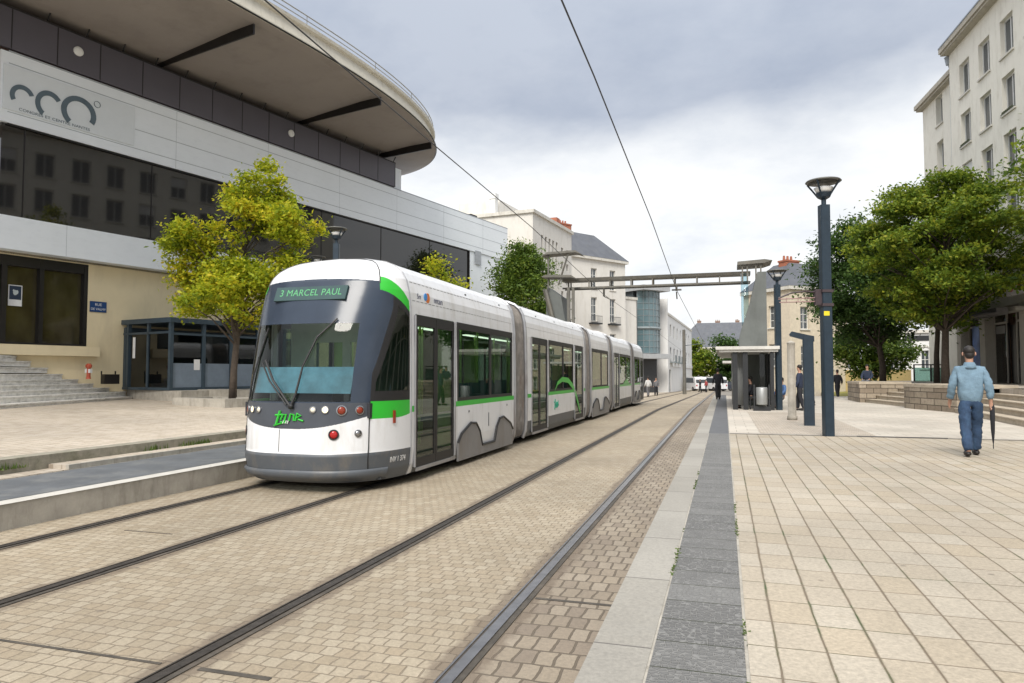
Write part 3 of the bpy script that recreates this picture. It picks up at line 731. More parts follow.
# doors: (y0,y1,leaves)
module(9.45, 14.73, [(9.62, 11.17, 2)], [(11.32, 14.6)], (11.32, 14.55))
module(15.75, 22.95, [(16.22, 17.75, 2), (21.25, 22.55, 1)], [(17.95, 21.05)], None)
module(24.0, 28.0, [], [(24.25, 27.75)], (24.2, 27.8))
module(29.0, 35.0, [(29.3, 30.8, 2)], [(31.0, 34.7)], None)
module(36.0, 40.4, [(38.8, 40.2, 2)], [(36.3, 38.6)], (36.2, 38.7))
rear = thing('rear_cab', None, None, (0, 0, 0)); rear.parent = tram
build_cab(rear, flip=40.4 - TY + YE + .0)
for k, (a, b) in enumerate(((14.74, 15.74), (22.96, 23.99), (28.01, 28.99), (35.01, 35.99))):
    a -= TY; b -= TY; m = MB(); n = 11
    pr = [(x, z) for x, z in PROF] + [(-x, z) for x, z in reversed(PROF[:-1])]
    prev = None
    for i in range(2 * n + 1):
        y = a + .06 + (b - a - .12) * i / (2 * n); o = .93 if i % 2 else .975
        ringp = [(x * o, y, .2 + (z - .2) * (o + .015) if z > .3 else z + .05) for x, z in pr]
        if prev:
            for p in range(len(pr) - 1): m.quad(prev[p], ringp[p], ringp[p + 1], prev[p + 1])
        prev = ringp
    be = obj('bellows', m, tbellow, tram)
    for yy in (a + .04, b - .04):
        m = MB(); m.tube([(x * .995, yy, z) for x, z in pr], .045, 6); obj('bellows_frame', m, trimg, be)
# interior
m = MB(); m.box(-1.1, 1.1, 1.3, 32.2, .33, .37); m.box(-1.05, 1.05, .6, 33.0, .14, .18); obj('floor', m, interd, tram)
m = MB(); m.box(-1.05, 1.05, 1.6, 32.2, 2.56, 2.6); obj('ceiling', m, inter, tram)
for a, b in ((1.7, 6.4), (7.7, 14.6), (16, 19.6), (21, 26.6), (28, 32)):
    for x in (-.4, .4): m = MB(); m.box(x - .06, x + .06, a, b, 2.535, 2.555); obj('added_glow_strip', m, emit('added_interior_glow', (1, .97, .88), 2.2), tram)  # glowing strips added under the ceiling to brighten the tram interior
for y0, y1 in ((11.4, 14.4), (18.1, 20.9), (24.4, 27.5), (31.2, 34.5)):
    y = y0 + .2
    while y < y1 - .4:
        for x in (-.75, .75):
            m = MB(); m.box(x - .4, x + .4, y - TY, y - TY + .42, .75, .85); m.box(x - .4, x + .4, y - TY + .4, y - TY + .48, .85, 1.42); obj('seat', m, tseat, tram)
        y += 1.0
for y in (11.3, 12.3, 13.3, 14.3, 16.5, 18, 19.4, 21.2, 24.4, 26, 27.6, 31, 33, 36.4, 38.4):
    for x in (-.35, .5): m = MB(); m.tube([(x, y - TY, .37), (x, y - TY, 2.56)], .022, 6); obj('handrail', m, pole, tram)
limep = surf('lime_partition', (.30, .44, .18), .5)
for y in (11.25, 12.9, 17.85, 19.9, 24.3, 26.3, 31.2, 33.5):
    for x in (-.98, .98) if y != 12.9 else (-.98,):
        m = MB(); m.box(x - .16, x + .16, y - TY - .06, y - TY + .06, .37, 2.5); obj('partition', m, limep, tram)
# cab fittings
m = MB(); m.box(-1.0, 1.0, .38, .95, 1.0, 1.2); m.box(-.25, .35, .5, .8, 1.2, 1.34); obj('dashboard', m, surf('dark_dash', (.02, .022, .028), .5), tram)
m = MB(); m.quad((-.88, .42, 1.33), (.72, .34, 1.33), (.72, .46, 1.70), (-.88, .54, 1.70)); m.quad((-.88, .43, 1.33), (-.88, .55, 1.70), (.72, .47, 1.70), (.72, .35, 1.33))
obj('blue_panel', m, surf('light_blue_panel', (.075, .175, .235), .5, var=.35, scale=3), tram)  # plain light blue panel across the cab, behind the lower windscreen
m = MB(); m.box(-1.05, -.62, 1.55, 1.6, .37, 2.5); m.box(.45, 1.05, 1.55, 1.6, .37, 2.5); m.box(-.62, .45, 1.55, 1.6, .37, 1.2); m.box(-.62, .45, 1.55, 1.6, 2.1, 2.5); m.box(-.12, .02, 1.55, 1.6, 1.2, 2.1); obj('cab_partition', m, inter, tram)
m = MB(); m.box(-.35, .2, 1.2, 1.3, .8, 1.62); m.box(-.35, .2, .95, 1.25, .75, .85); obj('driver_seat', m, interd, tram)
# things that sit on the nose surface
def nose_mx(xn, z, off=.0):
    s = math.copysign(abs(xn) ** (1 / .66), xn); t = math.asin(max(-1, min(1, s)))
    p = Vector(S(t, z)); dt = Vector(S(t + .02, z)) - Vector(S(t - .02, z)); dz = Vector(S(t, z + .03)) - Vector(S(t, z - .03))
    ex = dt.normalized(); nz = ex.cross(dz.normalized()).normalized(); ez = nz.cross(ex)
    m = Matrix(((ex.x, ez.x, nz.x, 0), (ex.y, ez.y, nz.y, 0), (ex.z, ez.z, nz.z, 0), (0, 0, 0, 1)))
    return Matrix.Translation(p + nz * off) @ m
redl = surf('red_lens', (.35, .012, .012), .15); amb = surf('dim_red_lens', (.22, .03, .012), .2); chrome = surf('chrome_ring', (.35, .35, .36), .2, .9); wl = surf('white_lens', (.75, .72, .6), .1)
lit = emit('headlight_glow', (1, .85, .55), 1.6)
def lamp(xn, z, r, lens, name='headlight'):
    M_ = nose_mx(xn, z, .004); a = MB(M_); a.lathe([(r * 1.15, -.02), (r * 1.15, .01), (r * .9, .012), (r * .9, -.005)], 18); o = obj(name, a, chrome if lens is not redl else tblack, tram, False)
    b = MB(M_); b.lathe([(r * .9, -.004), (r * .8, .008), (r * .4, .014), (.002, .016)], 16); obj('lens', b, lens, o, True)
lamp(.74, 1.11, .055, amb, 'tail_light'); lamp(.585, 1.11, .062, amb, 'tail_light'); lamp(.42, 1.12, .045, lit); lamp(.28, 1.12, .042, wl)
lamp(-.72, 1.10, .058, amb, 'tail_light'); lamp(-.57, 1.11, .045, lit); lamp(-.45, 1.11, .042, wl)
lamp(.52, .79, .062, redl, 'brake_light'); lamp(-.765, .80, .062, redl, 'brake_light'); lamp(.735, .80, .045, chrome, 'coupler_cap')
# side reflector and number
m = MB(nose_mx(.955, 1.0, .004)); m.box(-.02, .02, -.09, .09, 0, .02); obj('side_marker', m, amb, tram)
paperw = surf('white_lettering', (.7, .7, .7), .6)
text('lettering', 'INV 1 374', .11, paperw, tram, nose_mx(.975, .40, .004) @ Matrix.Rotation(R(0), 4, 'Z'), .001, 1, .8)
ledm = emit('led_green', (.22, .62, .30), .75)
tx = nose_mx(0.0, 2.76, .0)
dp = MB(tx); dp.box(-.60, .56, -.12, .10, -.03, .006); db = obj('destination_display', dp, surf('display_glass', (.04, .075, .075), .25, spec=.4), tram)
text('lettering', '3 MARCEL PAUL', .15, ledm, db, tx @ Matrix.Translation((-.02, -.005, .008)), .001, 1.05, .90)
# green logo over the lamp band: strokes
lg = MB()
B0 = nose_mx(-.03, 1.0, .008)
def st(pts, r=.011):
    lg.tube([tuple(B0 @ Vector((x, y, .004))) for x, y in pts], r, 5)
st([(-.17, -.09), (-.12, .1)], .017); st([(-.19, .04), (-.08, .05)], .014); st([(-.1, -.02), (-.07, .05), (-.02, .05), (-.05, -.05), (-.1, -.05)], .013); st([(-.02, .06), (-.04, -.04)], .014)
st([(.03, -.03), (.05, .06), (.1, .05), (.1, -.03)], .014); st([(.13, -.03), (.15, .07), (.21, .04), (.14, .01)], .013); st([(-.2, -.1), (-.1, -.07), (0, -.05)], .01); st([(.17, -.01), (.25, -.03)], .012)
obj('logo', lg, emit('fluo', (.03, .5, .04), .25) if False else tgreen, tram)
lg = MB(); 
for x in (-.06, -.02, .01): lg.tube([tuple(B0 @ Vector((x, -.07, .012))), tuple(B0 @ Vector((x + .015, -.03, .012)))], .007, 4)
obj('lettering', lg, paperw, tram)
# panel lines on the white nose
for xn in (-.13,):
    m = MB(); m.tube([tuple((nose_mx(xn, z, .001)).translation) for z in np.linspace(.55, .85, 9)], .005, 4); obj('panel_joint', m, tblack, tram)
for sg_ in (1, -1):
    m = MB(); m.tube([tuple((nose_mx(sg_ * .815, z, .002)).translation) for z in list(np.linspace(.16, 1.23, 16))], .009, 5); obj('panel_joint', m, tblack, tram); m = MB(); m.tube([tuple((nose_mx(sg_ * .815, z, .002)).translation) for z in list(np.linspace(2.9, 3.36, 12))], .009, 5); obj('panel_joint', m, tblack, tram)
# wiper
def surfpt(xn, z, off=.03): return tuple(nose_mx(xn, z, off).translation)
m = MB(); m.tube([surfpt(.02, 1.16, .04), surfpt(.06, 1.32), surfpt(.1, 1.7), surfpt(.22, 2.1), surfpt(.42, 2.36)], [.02, .018, .014, .014, .012], 6)
m.tube([surfpt(.02, 1.16, .05), surfpt(-.25, 1.5, .05), surfpt(-.42, 1.78, .04)], .017, 6); m.tube([surfpt(-.04, 1.18, .04), surfpt(-.31, 1.5, .04), surfpt(-.47, 1.75, .04)], .012, 6)
m.tube([surfpt(-.66, 1.25, .02), surfpt(-.62, 1.6, .02), surfpt(-.5, 2.25, .02)], .012, 6); m.ball(surfpt(.02, 1.16, .04), .04)
obj('wiper', m, tblack, tram)
# decals on the side
def side_mx(y, z, off=.003):
    return Matrix.Translation((wz(z) + off, y - TY, z)) @ Matrix(((0, 0, 1, 0), (1, 0, 0, 0), (0, 1, 0, 0), (0, 0, 0, 1)))
text('lettering', 'Sm', .12, surf('ink_dark', (.05, .06, .12), .5), tram, side_mx(9.8, 2.78), .001)
text('lettering', 'mtan', .14, surf('ink_dark', (.05, .06, .12), .5), tram, side_mx(10.55, 2.78, .006), .001, 1, 1.3)
m = MB(side_mx(10.12, 2.79)); m.lathe([(.08, -.002), (.08, .006), (.005, .008)], 14); obj('logo', m, surf('orange_ink', (.7, .2, .04), .5), tram)
m = MB(side_mx(10.04, 2.80, .006)); m.lathe([(.06, -.002), (.06, .006), (.005, .008)], 14); obj('logo', m, surf('blue_ink', (.05, .25, .6), .5), tram)
lg = MB(side_mx(18.75, .78)); 
for pts in ([(-.2, -.14), (-.15, .14)], [(-.24, .06), (-.1, .07)], [(-.1, -.03), (-.02, .04), (-.04, -.07), (-.12, -.08)], [(.0, -.1), (.04, .06), (.1, .05), (.09, -.1)], [(.13, -.08), (.2, .08), (.26, -.05), (.14, -.02)]): lg.tube([(x, y, 0) for x, y in pts], .018, 5)
obj('logo', lg, surf('teal_ink', (.03, .30, .19), .5), tram)
# big green swoosh on the second car window
vs = []; m = MB()
pp = [(18.6, 1.14), (18.9, 1.32), (19.5, 1.42), (20.3, 1.38), (20.9, 1.2), (21.4, .95), (21.8, .6), (22.1, .35)]
wd = [.02, .07, .1, .11, .12, .13, .12, .05]
for (y, z), w_ in zip(pp, wd): vs += [(1.203, y - TY, z + w_), (1.203, y - TY, z - w_ * .4)]
m.add(vs, [(2 * i, 2 * i + 1, 2 * i + 3, 2 * i + 2) for i in range(len(pp) - 1)]); obj('green_swoosh', m, tgreen, tram)
m = MB()
for y in (33.2,):
    m.add([(1.203, y - TY - 1.2, 1.14), (1.203, y - TY, 1.4), (1.203, y - TY + 1.0, 1.14)], [(0, 1, 2)])
obj('green_swoosh', m, tgreen, tram)
for mk in ((11.9, .93), (14.2, .95)): m = MB(side_mx(*mk)); m.lathe([(.025, 0), (.02, .006)], 8); obj('latch', m, tgrey, tram)
m = MB(side_mx(13.0, .72)); m.box(-.012, .012, -.13, .13, 0, .006)
obj('latch', m, tgrey, tram)
for y in (12.0, 14.0, 17.0, 19.0, 21.5, 25, 31, 33, 38): m = MB(side_mx(y, 3.05, .0)); m.box(-.03, .03, -.015, .015, 0, .012); obj('lifting_point', m, tgrey, tram)
# windscreen-corner mirror
m = MB(); m.box(1.0, 1.16, .95, 1.0, .0, .0)
# ---------------------------------------------------------------- trees
def tree(name, label, loc, H, crown, n, leaf, mat, tr=.12, seed=1, group=None, clumps=60, shape='round', base=2.2, sig=.45, barkm=None, flat=.7, lean=0, lobes=None):
    """crown = (cx,cy,cz,rx,ry,rz) relative to loc"""
    r = random.Random(seed); rs = np.random.RandomState(seed)
    t = thing(name, label, 'tree', loc, 0, group)
    cx, cy, cz, rx, ry, rz = crown
    cl = []
    while lobes and len(cl) < clumps:
        lb = r.choices(lobes, [l[2] * l[2] * l[3] for l in lobes])[0]
        v = Vector((r.uniform(-1, 1), r.uniform(-1, 1), r.uniform(-1, 1)))
        if v.length > 1: continue
        cl.append((Vector((lb[0] + v.x * lb[2], lb[0] * .3 + v.y * lb[2], lb[1] + v.z * lb[3])), r.uniform(.5, 1.3)))
    while len(cl) < clumps:
        v = Vector((r.uniform(-1, 1), r.uniform(-1, 1), r.uniform(-1, 1)))
        if not .35 < v.length < 1: continue
        if shape == 'cone':
            k = .30 + .75 * (1 - (v.z + 1) / 2) ** .75
            if math.hypot(v.x, v.y) > 1: continue
            p = Vector((cx + v.x * rx * k, cy + v.y * ry * k, cz + v.z * rz))
        elif shape == 'umbrella':
            p = Vector((cx + v.x * rx, cy + v.y * ry, cz + (abs(v.z) * rz if r.random() < .75 else -abs(v.z) * rz * .5)))
        else: p = Vector((cx + v.x * rx, cy + v.y * ry, cz + v.z * rz))
        p += Vector((r.gauss(0, .1), r.gauss(0, .1), r.gauss(0, .1)))
        cl.append((p, r.uniform(.55, 1.35)))
    bark = barkm or surf('bark', (.075, .058, .045), .9, var=.3, scale=8, bmp=.015, bscale=25)
    m = MB(); top = Vector((cx, cy, cz + rz * .55))
    pts = [(0, 0, -.05), (.02, .01, base * .5), (cx * .2 + .03, cy * .2, base), (cx * .6, cy * .6, (base + top.z) / 2), tuple(top)]
    m.tube(pts, [tr * 1.25, tr, tr * .9, tr * .6, tr * .15], 9)
    for p, s in cl[::2]:
        z0 = min(max(base * .95, p.z - r.uniform(.5, 1.0) * (abs(p.x - cx) + abs(p.y - cy)) * .7 - .4), top.z * .92)
        f = max(0, (z0 - base) / max(.1, top.z - base)); st_ = Vector((cx * min(1, .2 + f), cy * min(1, .2 + f), z0))
        mid = (st_ + p) / 2 + Vector((r.gauss(0, .12), r.gauss(0, .12), .15))
        m.tube([st_, mid, p], [tr * .38 * (1 - .5 * f), tr * .2, .012], 5, False)
    obj('trunk', m, bark, t, True)
    ws = np.array([s ** 2 for _, s in cl]); ws /= ws.sum()
    ci = rs.choice(len(cl), n, p=ws); C = np.array([list(p) for p, _ in cl])[ci]; Sg = np.array([s for _, s in cl])[ci][:, None]
    d = rs.normal(size=(n, 3)) * sig * Sg * np.array([1, 1, flat]); C = C + d
    nrm = rs.normal(size=(n, 3)) * .7 + np.array([0, 0, .9]); nrm /= np.linalg.norm(nrm, axis=1)[:, None]
    a = np.cross(nrm, rs.normal(size=(n, 3))); a /= np.linalg.norm(a, axis=1)[:, None]; b = np.cross(nrm, a)
    sz = leaf * rs.uniform(.6, 1.35, (n, 1))
    V = np.stack([C - a * sz, C - b * sz * .5 + nrm * sz * .12, C + a * sz, C + b * sz * .5 + nrm * sz * .12], 1).reshape(-1, 3)
    me = bpy.data.meshes.new('crown'); me.vertices.add(4 * n); me.vertices.foreach_set('co', V.ravel().astype(np.float32))
    me.loops.add(4 * n); me.loops.foreach_set('vertex_index', np.arange(4 * n, dtype=np.int32)); me.polygons.add(n)
    me.polygons.foreach_set('loop_start', np.arange(0, 4 * n, 4, dtype=np.int32)); me.polygons.foreach_set('loop_total', np.full(n, 4, dtype=np.int32))
    me.update(); me.validate(); me.materials.append(mat)
    o = bpy.data.objects.new('crown', me); link(o, t); return t
yel = leafmat('yellow_green_leaves', [(.1, (.11, .18, .015)), (.35, (.27, .34, .02)), (.58, (.46, .49, .03)), (.82, (.66, .56, .035)), (1, (.5, .3, .03))], .5)
grn = leafmat('mid_green_leaves', [(.1, (.04, .08, .014)), (.4, (.08, .14, .02)), (.7, (.15, .22, .03)), (1, (.28, .3, .04))], .35)
dgr = leafmat('dark_green_leaves', [(.1, (.022, .05, .014)), (.5, (.05, .10, .022)), (.8, (.085, .15, .03)), (1, (.12, .19, .035))], .38)
olv = leafmat('olive_green_leaves', [(.1, (.045, .09, .013)), (.38, (.11, .18, .02)), (.65, (.23, .29, .027)), (1, (.42, .38, .04))], .44)
tree('plane_tree', 'yellow green young tree in the low planter left of the tram', (-15.75, 19.75, .75), 8.4, (.3, .15, 4.9, 2.75, 2.6, 2.95), 36000, .075, yel, .11, 3, clumps=125, base=1.9, sig=.22, lobes=[(.95, 7.4, .8, 1.05), (.8, 6.9, .85, .8), (.6, 6.3, 1.0, .9), (-.9, 4.9, 1.3, 1.15), (1.6, 5.8, 1.15, .75), (.0, 3.6, 1.8, 1.1), (-1.3, 3.5, 1.0, .7), (1.2, 4.2, 1.1, .9)])
tree('plane_tree', 'small yellow green tree just showing above the tram roof', (-12.3, 29.0, .5), 7, (0, .2, 4.9, 1.25, 1.25, 1.5), 4200, .08, yel, .09, 12, clumps=22, base=2.4, sig=.3)
tree('hornbeam_tree', 'dense dark green cone shaped tree behind the middle of the tram', (-12.95, 44.0, .4), 10, (.35, 0, 5.9, 2.5, 2.5, 4.2), 30000, .10, grn, .14, 5, clumps=150, base=1.8, sig=.42, shape='cone')
tree('ash_tree', 'broad spreading light green tree on the upper terrace behind the walking man', (9.9, 37.3, 1.12), 10, (.15, .0, 6.15, 3.95, 3.8, 3.5), 70000, .095, olv, .16, 9, clumps=135, base=2.6, sig=.36, flat=.42)
tree('lime_tree', 'dark green rounded tree left of the light green one beside the stone block', (8.95, 46.0, .9), 10, (-.9, .0, 6.1, 3.0, 3.0, 3.7), 36000, .115, dgr, .17, 21, clumps=110, base=2.4, sig=.5, flat=.6)
tree('ash_tree', 'yellowish tree whose twigs enter at the right edge of the photo', (12.2, 29.5, 1.12), 10, (.55, .3, 7.9, 2.3, 2.2, 2.5), 11000, .1, olv, .13, 31, clumps=50, base=3.0, sig=.4, flat=.5)
tree('lime_tree', 'slim tree standing close behind the light green tree on the terrace', (10.9, 42.6, 1.1), 9, (.6, .6, 6.0, 2.6, 2.6, 2.8), 12000, .13, grn, .13, 41, clumps=50, base=3.0, sig=.5)
tree('small_tree', 'low green bushy tree beyond the stone block', (10.4, 56, .3), 5, (0, 0, 3.0, 2.4, 1.6, 1.9), 9000, .14, grn, .1, 51, clumps=45, base=1.0, sig=.45)
tree('street_tree', 'pale green tree at the far end of the tram street', (-5.2, 140, -1.1), 9, (0, 0, 5.2, 3.0, 3.0, 3.8), 6000, .3, olv, .2, 61, 'trees at the end of the street', clumps=35, base=2, sig=.7)
tree('street_tree', 'darker green tree beside the pale one at the street end', (1.5, 142, -1.1), 10, (0, 0, 5.4, 4.4, 4, 4.3), 8000, .3, dgr, .2, 62, 'trees at the end of the street', clumps=45, base=2, sig=.8)
tree('street_tree', 'green tree partly hidden by the platform shelter at the street end', (7.2, 140, -1.1), 9, (0, 0, 5.0, 3.4, 3.4, 3.8), 6000, .3, grn, .2, 63, 'trees at the end of the street', clumps=35, base=2, sig=.8)
# ---------------------------------------------------------------- street furniture
def street_lamp(label, x, y, z, H, s=1.0, grp='tall street lamps'):
    t = thing('street_lamp', label, 'street lamp', (x, y, z), .3, grp)
    m = MB(); hb = H - .55 * s
    m.prism([(-.085 * s, -.1 * s), (.085 * s, -.1 * s), (.1 * s, -.08 * s), (.1 * s, .08 * s), (.085 * s, .1 * s), (-.085 * s, .1 * s), (-.1 * s, .08 * s), (-.1 * s, -.08 * s)], 0, hb)
    obj('pole', m, darkpaint, t)
    m = MB(); m.lathe([(.05 * s, hb), (.05 * s, hb + .12 * s), (.13 * s, hb + .17 * s), (.17 * s, hb + .26 * s), (.16 * s, hb + .27 * s), (.03, hb + .27 * s)], 16)
    for k in range(4):
        a = math.pi / 4 + k * math.pi / 2; c_, s_ = math.cos(a), math.sin(a)
        m.tube([(.13 * s * c_, .13 * s * s_, hb + .2 * s), (.24 * s * c_, .24 * s * s_, hb + .36 * s), (.345 * s * c_, .345 * s * s_, hb + .50 * s)], .02 * s, 6)
    hd = obj('lamp_head', m, darkpaint, t)
    m = MB(); m.lathe([(.35 * s, H - .05 * s), (.37 * s, H - .035 * s), (.35 * s, H - .01 * s), (.16 * s, H), (.1 * s, H - .04 * s), (.3 * s, H - .06 * s)], 24); obj('reflector_disc', m, surf('lamp_disc', (.13, .13, .12), .5, .3), t, True)
    m = MB(); m.lathe([(.12 * s, hb + .27 * s), (.16 * s, hb + .3 * s), (.2 * s, hb + .38 * s), (.15 * s, hb + .4 * s)], 16); obj('lens', m, surf('white_lamp_glass', (.8, .8, .78), .3), hd, True)
    return t
l1 = street_lamp('tall blue black street lamp with a bracket and yellow sticker, nearest the camera', 2.12, 16.42, .27, 5.55)
l2 = street_lamp('dark street lamp beside the platform shelter', 1.92, 27.7, .27, 5.2)
l3 = street_lamp('street lamp behind the tram in front of the conference hall windows', -12.1, 20.1, .48, 5.9, .95)
l4 = street_lamp('far small street lamp seen beside the taller one above the tram roof', -17.5, 27.5, .5, 6.4, .95)
# bracket and sticker on the near lamp
m = MB()
for z in (3.12, 2.82): m.box(-.12, .12, -.12, .12, z - .03, z + .03)
m.box(-.24, -.1, -.05, .05, 2.82, 3.16)
m.tube([(-.2, 0, 3.1), (-.45, 0, 3.12), (-.75, .01, 3.08), (-1.02, .02, 2.97)], .02, 6)
br = obj('bracket', m, surf('dark_bracket', (.05, .035, .04), .5), l1)
m = MB(); m.tube([(-.2, 0, 2.98), (-1.02, .02, 2.95)], .013, 6); m.tube([(-.2, 0, 2.90), (-1.0, .02, 2.88)], .013, 6)
for x in (-.35, -.6, -.85): m.tube([(x, .005, 2.98), (x, .005, 2.89)], .008, 5)
obj('rail', m, surf('faded_pink_rail', (.30, .19, .18), .6), br)
m = MB(); m.box(-.09, .03, -.103, -.1005, 2.585, 2.68); obj('sticker', m, surf('yellow_sticker', (.7, .55, .02), .5), l1)
# inverted-L totem
t = thing('totem', 'dark blue post with a short sloping arm between the two street lamps', 'post', (2.06, 19.44, .27))
m = MB(); m.box(-.12, .13, -.1, .1, 0, 2.3, .015); obj('post', m, darkpaint, t)
m = MB(); m.prismy([(.15, 2.16), (.15, 2.30), (-.03, 2.34), (-.38, 2.43), (-.44, 2.36), (-.42, 2.31), (-.1, 2.21)], -.09, .09); obj('arm', m, darkpaint, t)
m = MB(); m.box(-.25, .25, -.2, .2, 0, .012); obj('base_slab', m, concm, t)
t = thing('round_bollard_post', 'weathered pale wooden post on the platform beside the totem', 'post', (1.86, 21.81, .27))
m = MB(); m.lathe([(.14, 0), (.14, .12), (.115, .13), (.105, 2.2), (.08, 2.26)], 14); obj('post', m, surf('weathered_wood', (.30, .275, .235), .85, var=.3, scale=3, bmp=.006, bscale=30, dirt=(.15, .13, .1), dirtscale=(6, 6, .4)), t, True)
m = MB(); m.box(-.14, .1, -.15, -.12, .95, 1.45); obj('cap', MB().lathe([(.11, 2.2), (.12, 2.24), (.02, 2.3)], 12), concm, t)
# shelter
sh = thing('tram_shelter', 'dark glazed tram stop shelter with a thin pale roof on the right platform', 'shelter', (.8, 27.4, .27))
palec = surf('pale_roof_slab', (.55, .54, .51), .6, dirt=(.35, .33, .3))
m = MB(); m.box(-.98, 1.1, 0.02, 10.5, 2.15, 2.24); m.box(-1.1, 1.15, -.06, 10.6, 2.243, 2.36); obj('roof', m, palec, sh)
shg = glass('shelter_glass', (.5, .53, .53), 1.5)
stl = surf('shelter_dark_steel', (.035, .037, .04), .45, .4)
for y in (.15, 2.6, 5.1, 7.6, 10.2):
    m = MB(); m.box(.82, .95, y - .07, y + .07, 0, 2.149); m.box(.86, .9, y + .07, y + 2.3, .25, .3) if y < 10 else None; obj('column', m, stl, sh)
    if y < 10: m = MB(); m.box(.87, .885, y + .1, y + 2.3, .3, 2.1); obj('pane', m, shg, sh)
for x in (-.42, -.05):
    m = MB(); m.box(x - .09, x + .09, .1, .3, 0, 2.149); obj('column', m, stl, sh)
m = MB(); m.lathe([(.26, .15), (.26, 2.2)], 16, (-.28, 1.1, 0)); obj('curved_panel', m, surf('grey_curved_panel', (.28, .29, .29), .5), sh, True)
m = MB(); m.box(-.1, .8, .1, .2, .1, 2.2) if False else m.box(.45, .75, .09, .11, .3, 2.1); obj('end_panel', m, shg, sh)
m = MB(); m.box(.1, .75, .5, 6.0, .42, .48); m.box(.1, .14, .5, .56, 0, .42); m.box(.1, .14, 5.9, 5.96, 0, .42); obj('bench', m, stl, sh)
sh2 = thing('tram_shelter', 'second farther shelter with a pale roof past the first one', 'shelter', (.9, 43, .25))
m = MB(); m.box(-1.0, 1.2, 0, 4.5, 2.0, 2.12); obj('roof', m, palec, sh2)
for x, y in ((.7, .3), (.7, 2.2), (.7, 4.2), (-.1, .3)):
    m = MB(); m.box(x, x + .1, y, y + .1, 0, 2.0); obj('column', m, stl, sh2)
m = MB(); m.box(-.1, .7, 4.25, 4.3, .2, 1.9); m.box(.72, .78, .5, 4.1, .2, 1.9); obj('panel', m, surf('brown_ad_panel', (.16, .12, .09), .6, var=.4, scale=2), sh2)
# bin
t = thing('litter_bin', 'pale metal litter bin at the end of the shelter', 'bin', (1.28, 26.9, .27))
m = MB(); m.lathe([(.19, .22), (.2, .25), (.2, .82), (.18, .85), (.16, .8)], 18); obj('bucket', m, surf('galvanised_bin', (.34, .35, .35), .45, .5), t, True)
m = MB(); m.box(-.28, -.23, -.03, .03, 0, .95); m.box(.23, .28, -.03, .03, 0, .95); m.box(-.3, .3, -.05, .05, 0, .16); m.box(-.24, .24, -.02, .02, .45, .5); obj('frame', m, stl, t)
# portal gantry over the tracks
gsteel = surf('weathered_gantry_steel', (.14, .135, .12), .6, .4, var=.25, scale=2, dirt=(.2, .17, .13))
gconc = surf('dark_grey_concrete', (.125, .135, .13), .8, var=.15, scale=1.2, bmp=.004, dirt=(.08, .085, .08))
gt = thing('portal_gantry', 'steel portal beam spanning the tracks between two grey concrete pylons', 'gantry', (-3.4, 34, 0))
bx0, bx1 = -4.2, 4.6
m = MB()
m.prismx([(-.35, 6.16), (.35, 6.16), (.4, 6.30), (-.4, 6.30)], bx0, bx1)
m.box(bx0, bx1, -.33, -.27, 5.78, 5.86); m.box(bx0, bx1, .27, .33, 5.78, 5.86)
bm_ = obj('beam', m, gsteel, gt)
m = MB(); k = bx0 + .3
while k < bx1:
    for y in (-.3, .3): m.box(k - .03, k + .03, y - .025, y + .025, 5.86, 6.16)
    m.box(k - .02, k + .02, -.27, .27, 5.8, 5.84); k += 1.02
obj('hanger', m, gsteel, bm_)
m = MB(); m.tube([(1.27, 0, 5.8), (1.27, 0, 5.55)], .05, 8); m.tube([(1.05, 0, 5.6), (1.5, 0, 5.6)], .04, 8); m.tube([(1.27, 0, 5.5), (1.27, .3, 5.2)], .03, 6); m.tube([(-2.2, 0, 5.8), (-2.2, 0, 5.4)], .05, 8); m.tube([(-2.2, 0, 5.4), (-1.9, 0, 5.25)], .03, 6)
obj('wire_hanger', m, gsteel, gt)
# right pylon: tapering wedge, canopy, glass tube
m = MB(); m.prismy([(4.1, .25), (5.15, .25), (5.15, 5.95), (4.80, 5.95), (4.5, 4.7), (4.15, 3.6), (4.02, 3.1)], -2.6, -.9); obj('pylon', m, gconc, gt)
m = MB(); m.prismy([(4.0, 6.30), (5.1, 6.34), (5.42, 6.44), (5.1, 6.50), (4.0, 6.44)], -2.5, -.9)
for x in (4.2, 4.4, 4.75, 4.95): m.box(x - .03, x + .03, -2.4, -2.34, 5.6, 6.32)
obj('canopy', m, gsteel, gt)
m = MB(); m.lathe([(.14, 3.6), (.16, 4.5), (.16, 6.0)], 12, (4.3, -1.8, 0)); obj('glass_tube', m, glass('pale_blue_tube', (.7, .82, .86), 1.4), gt, True)
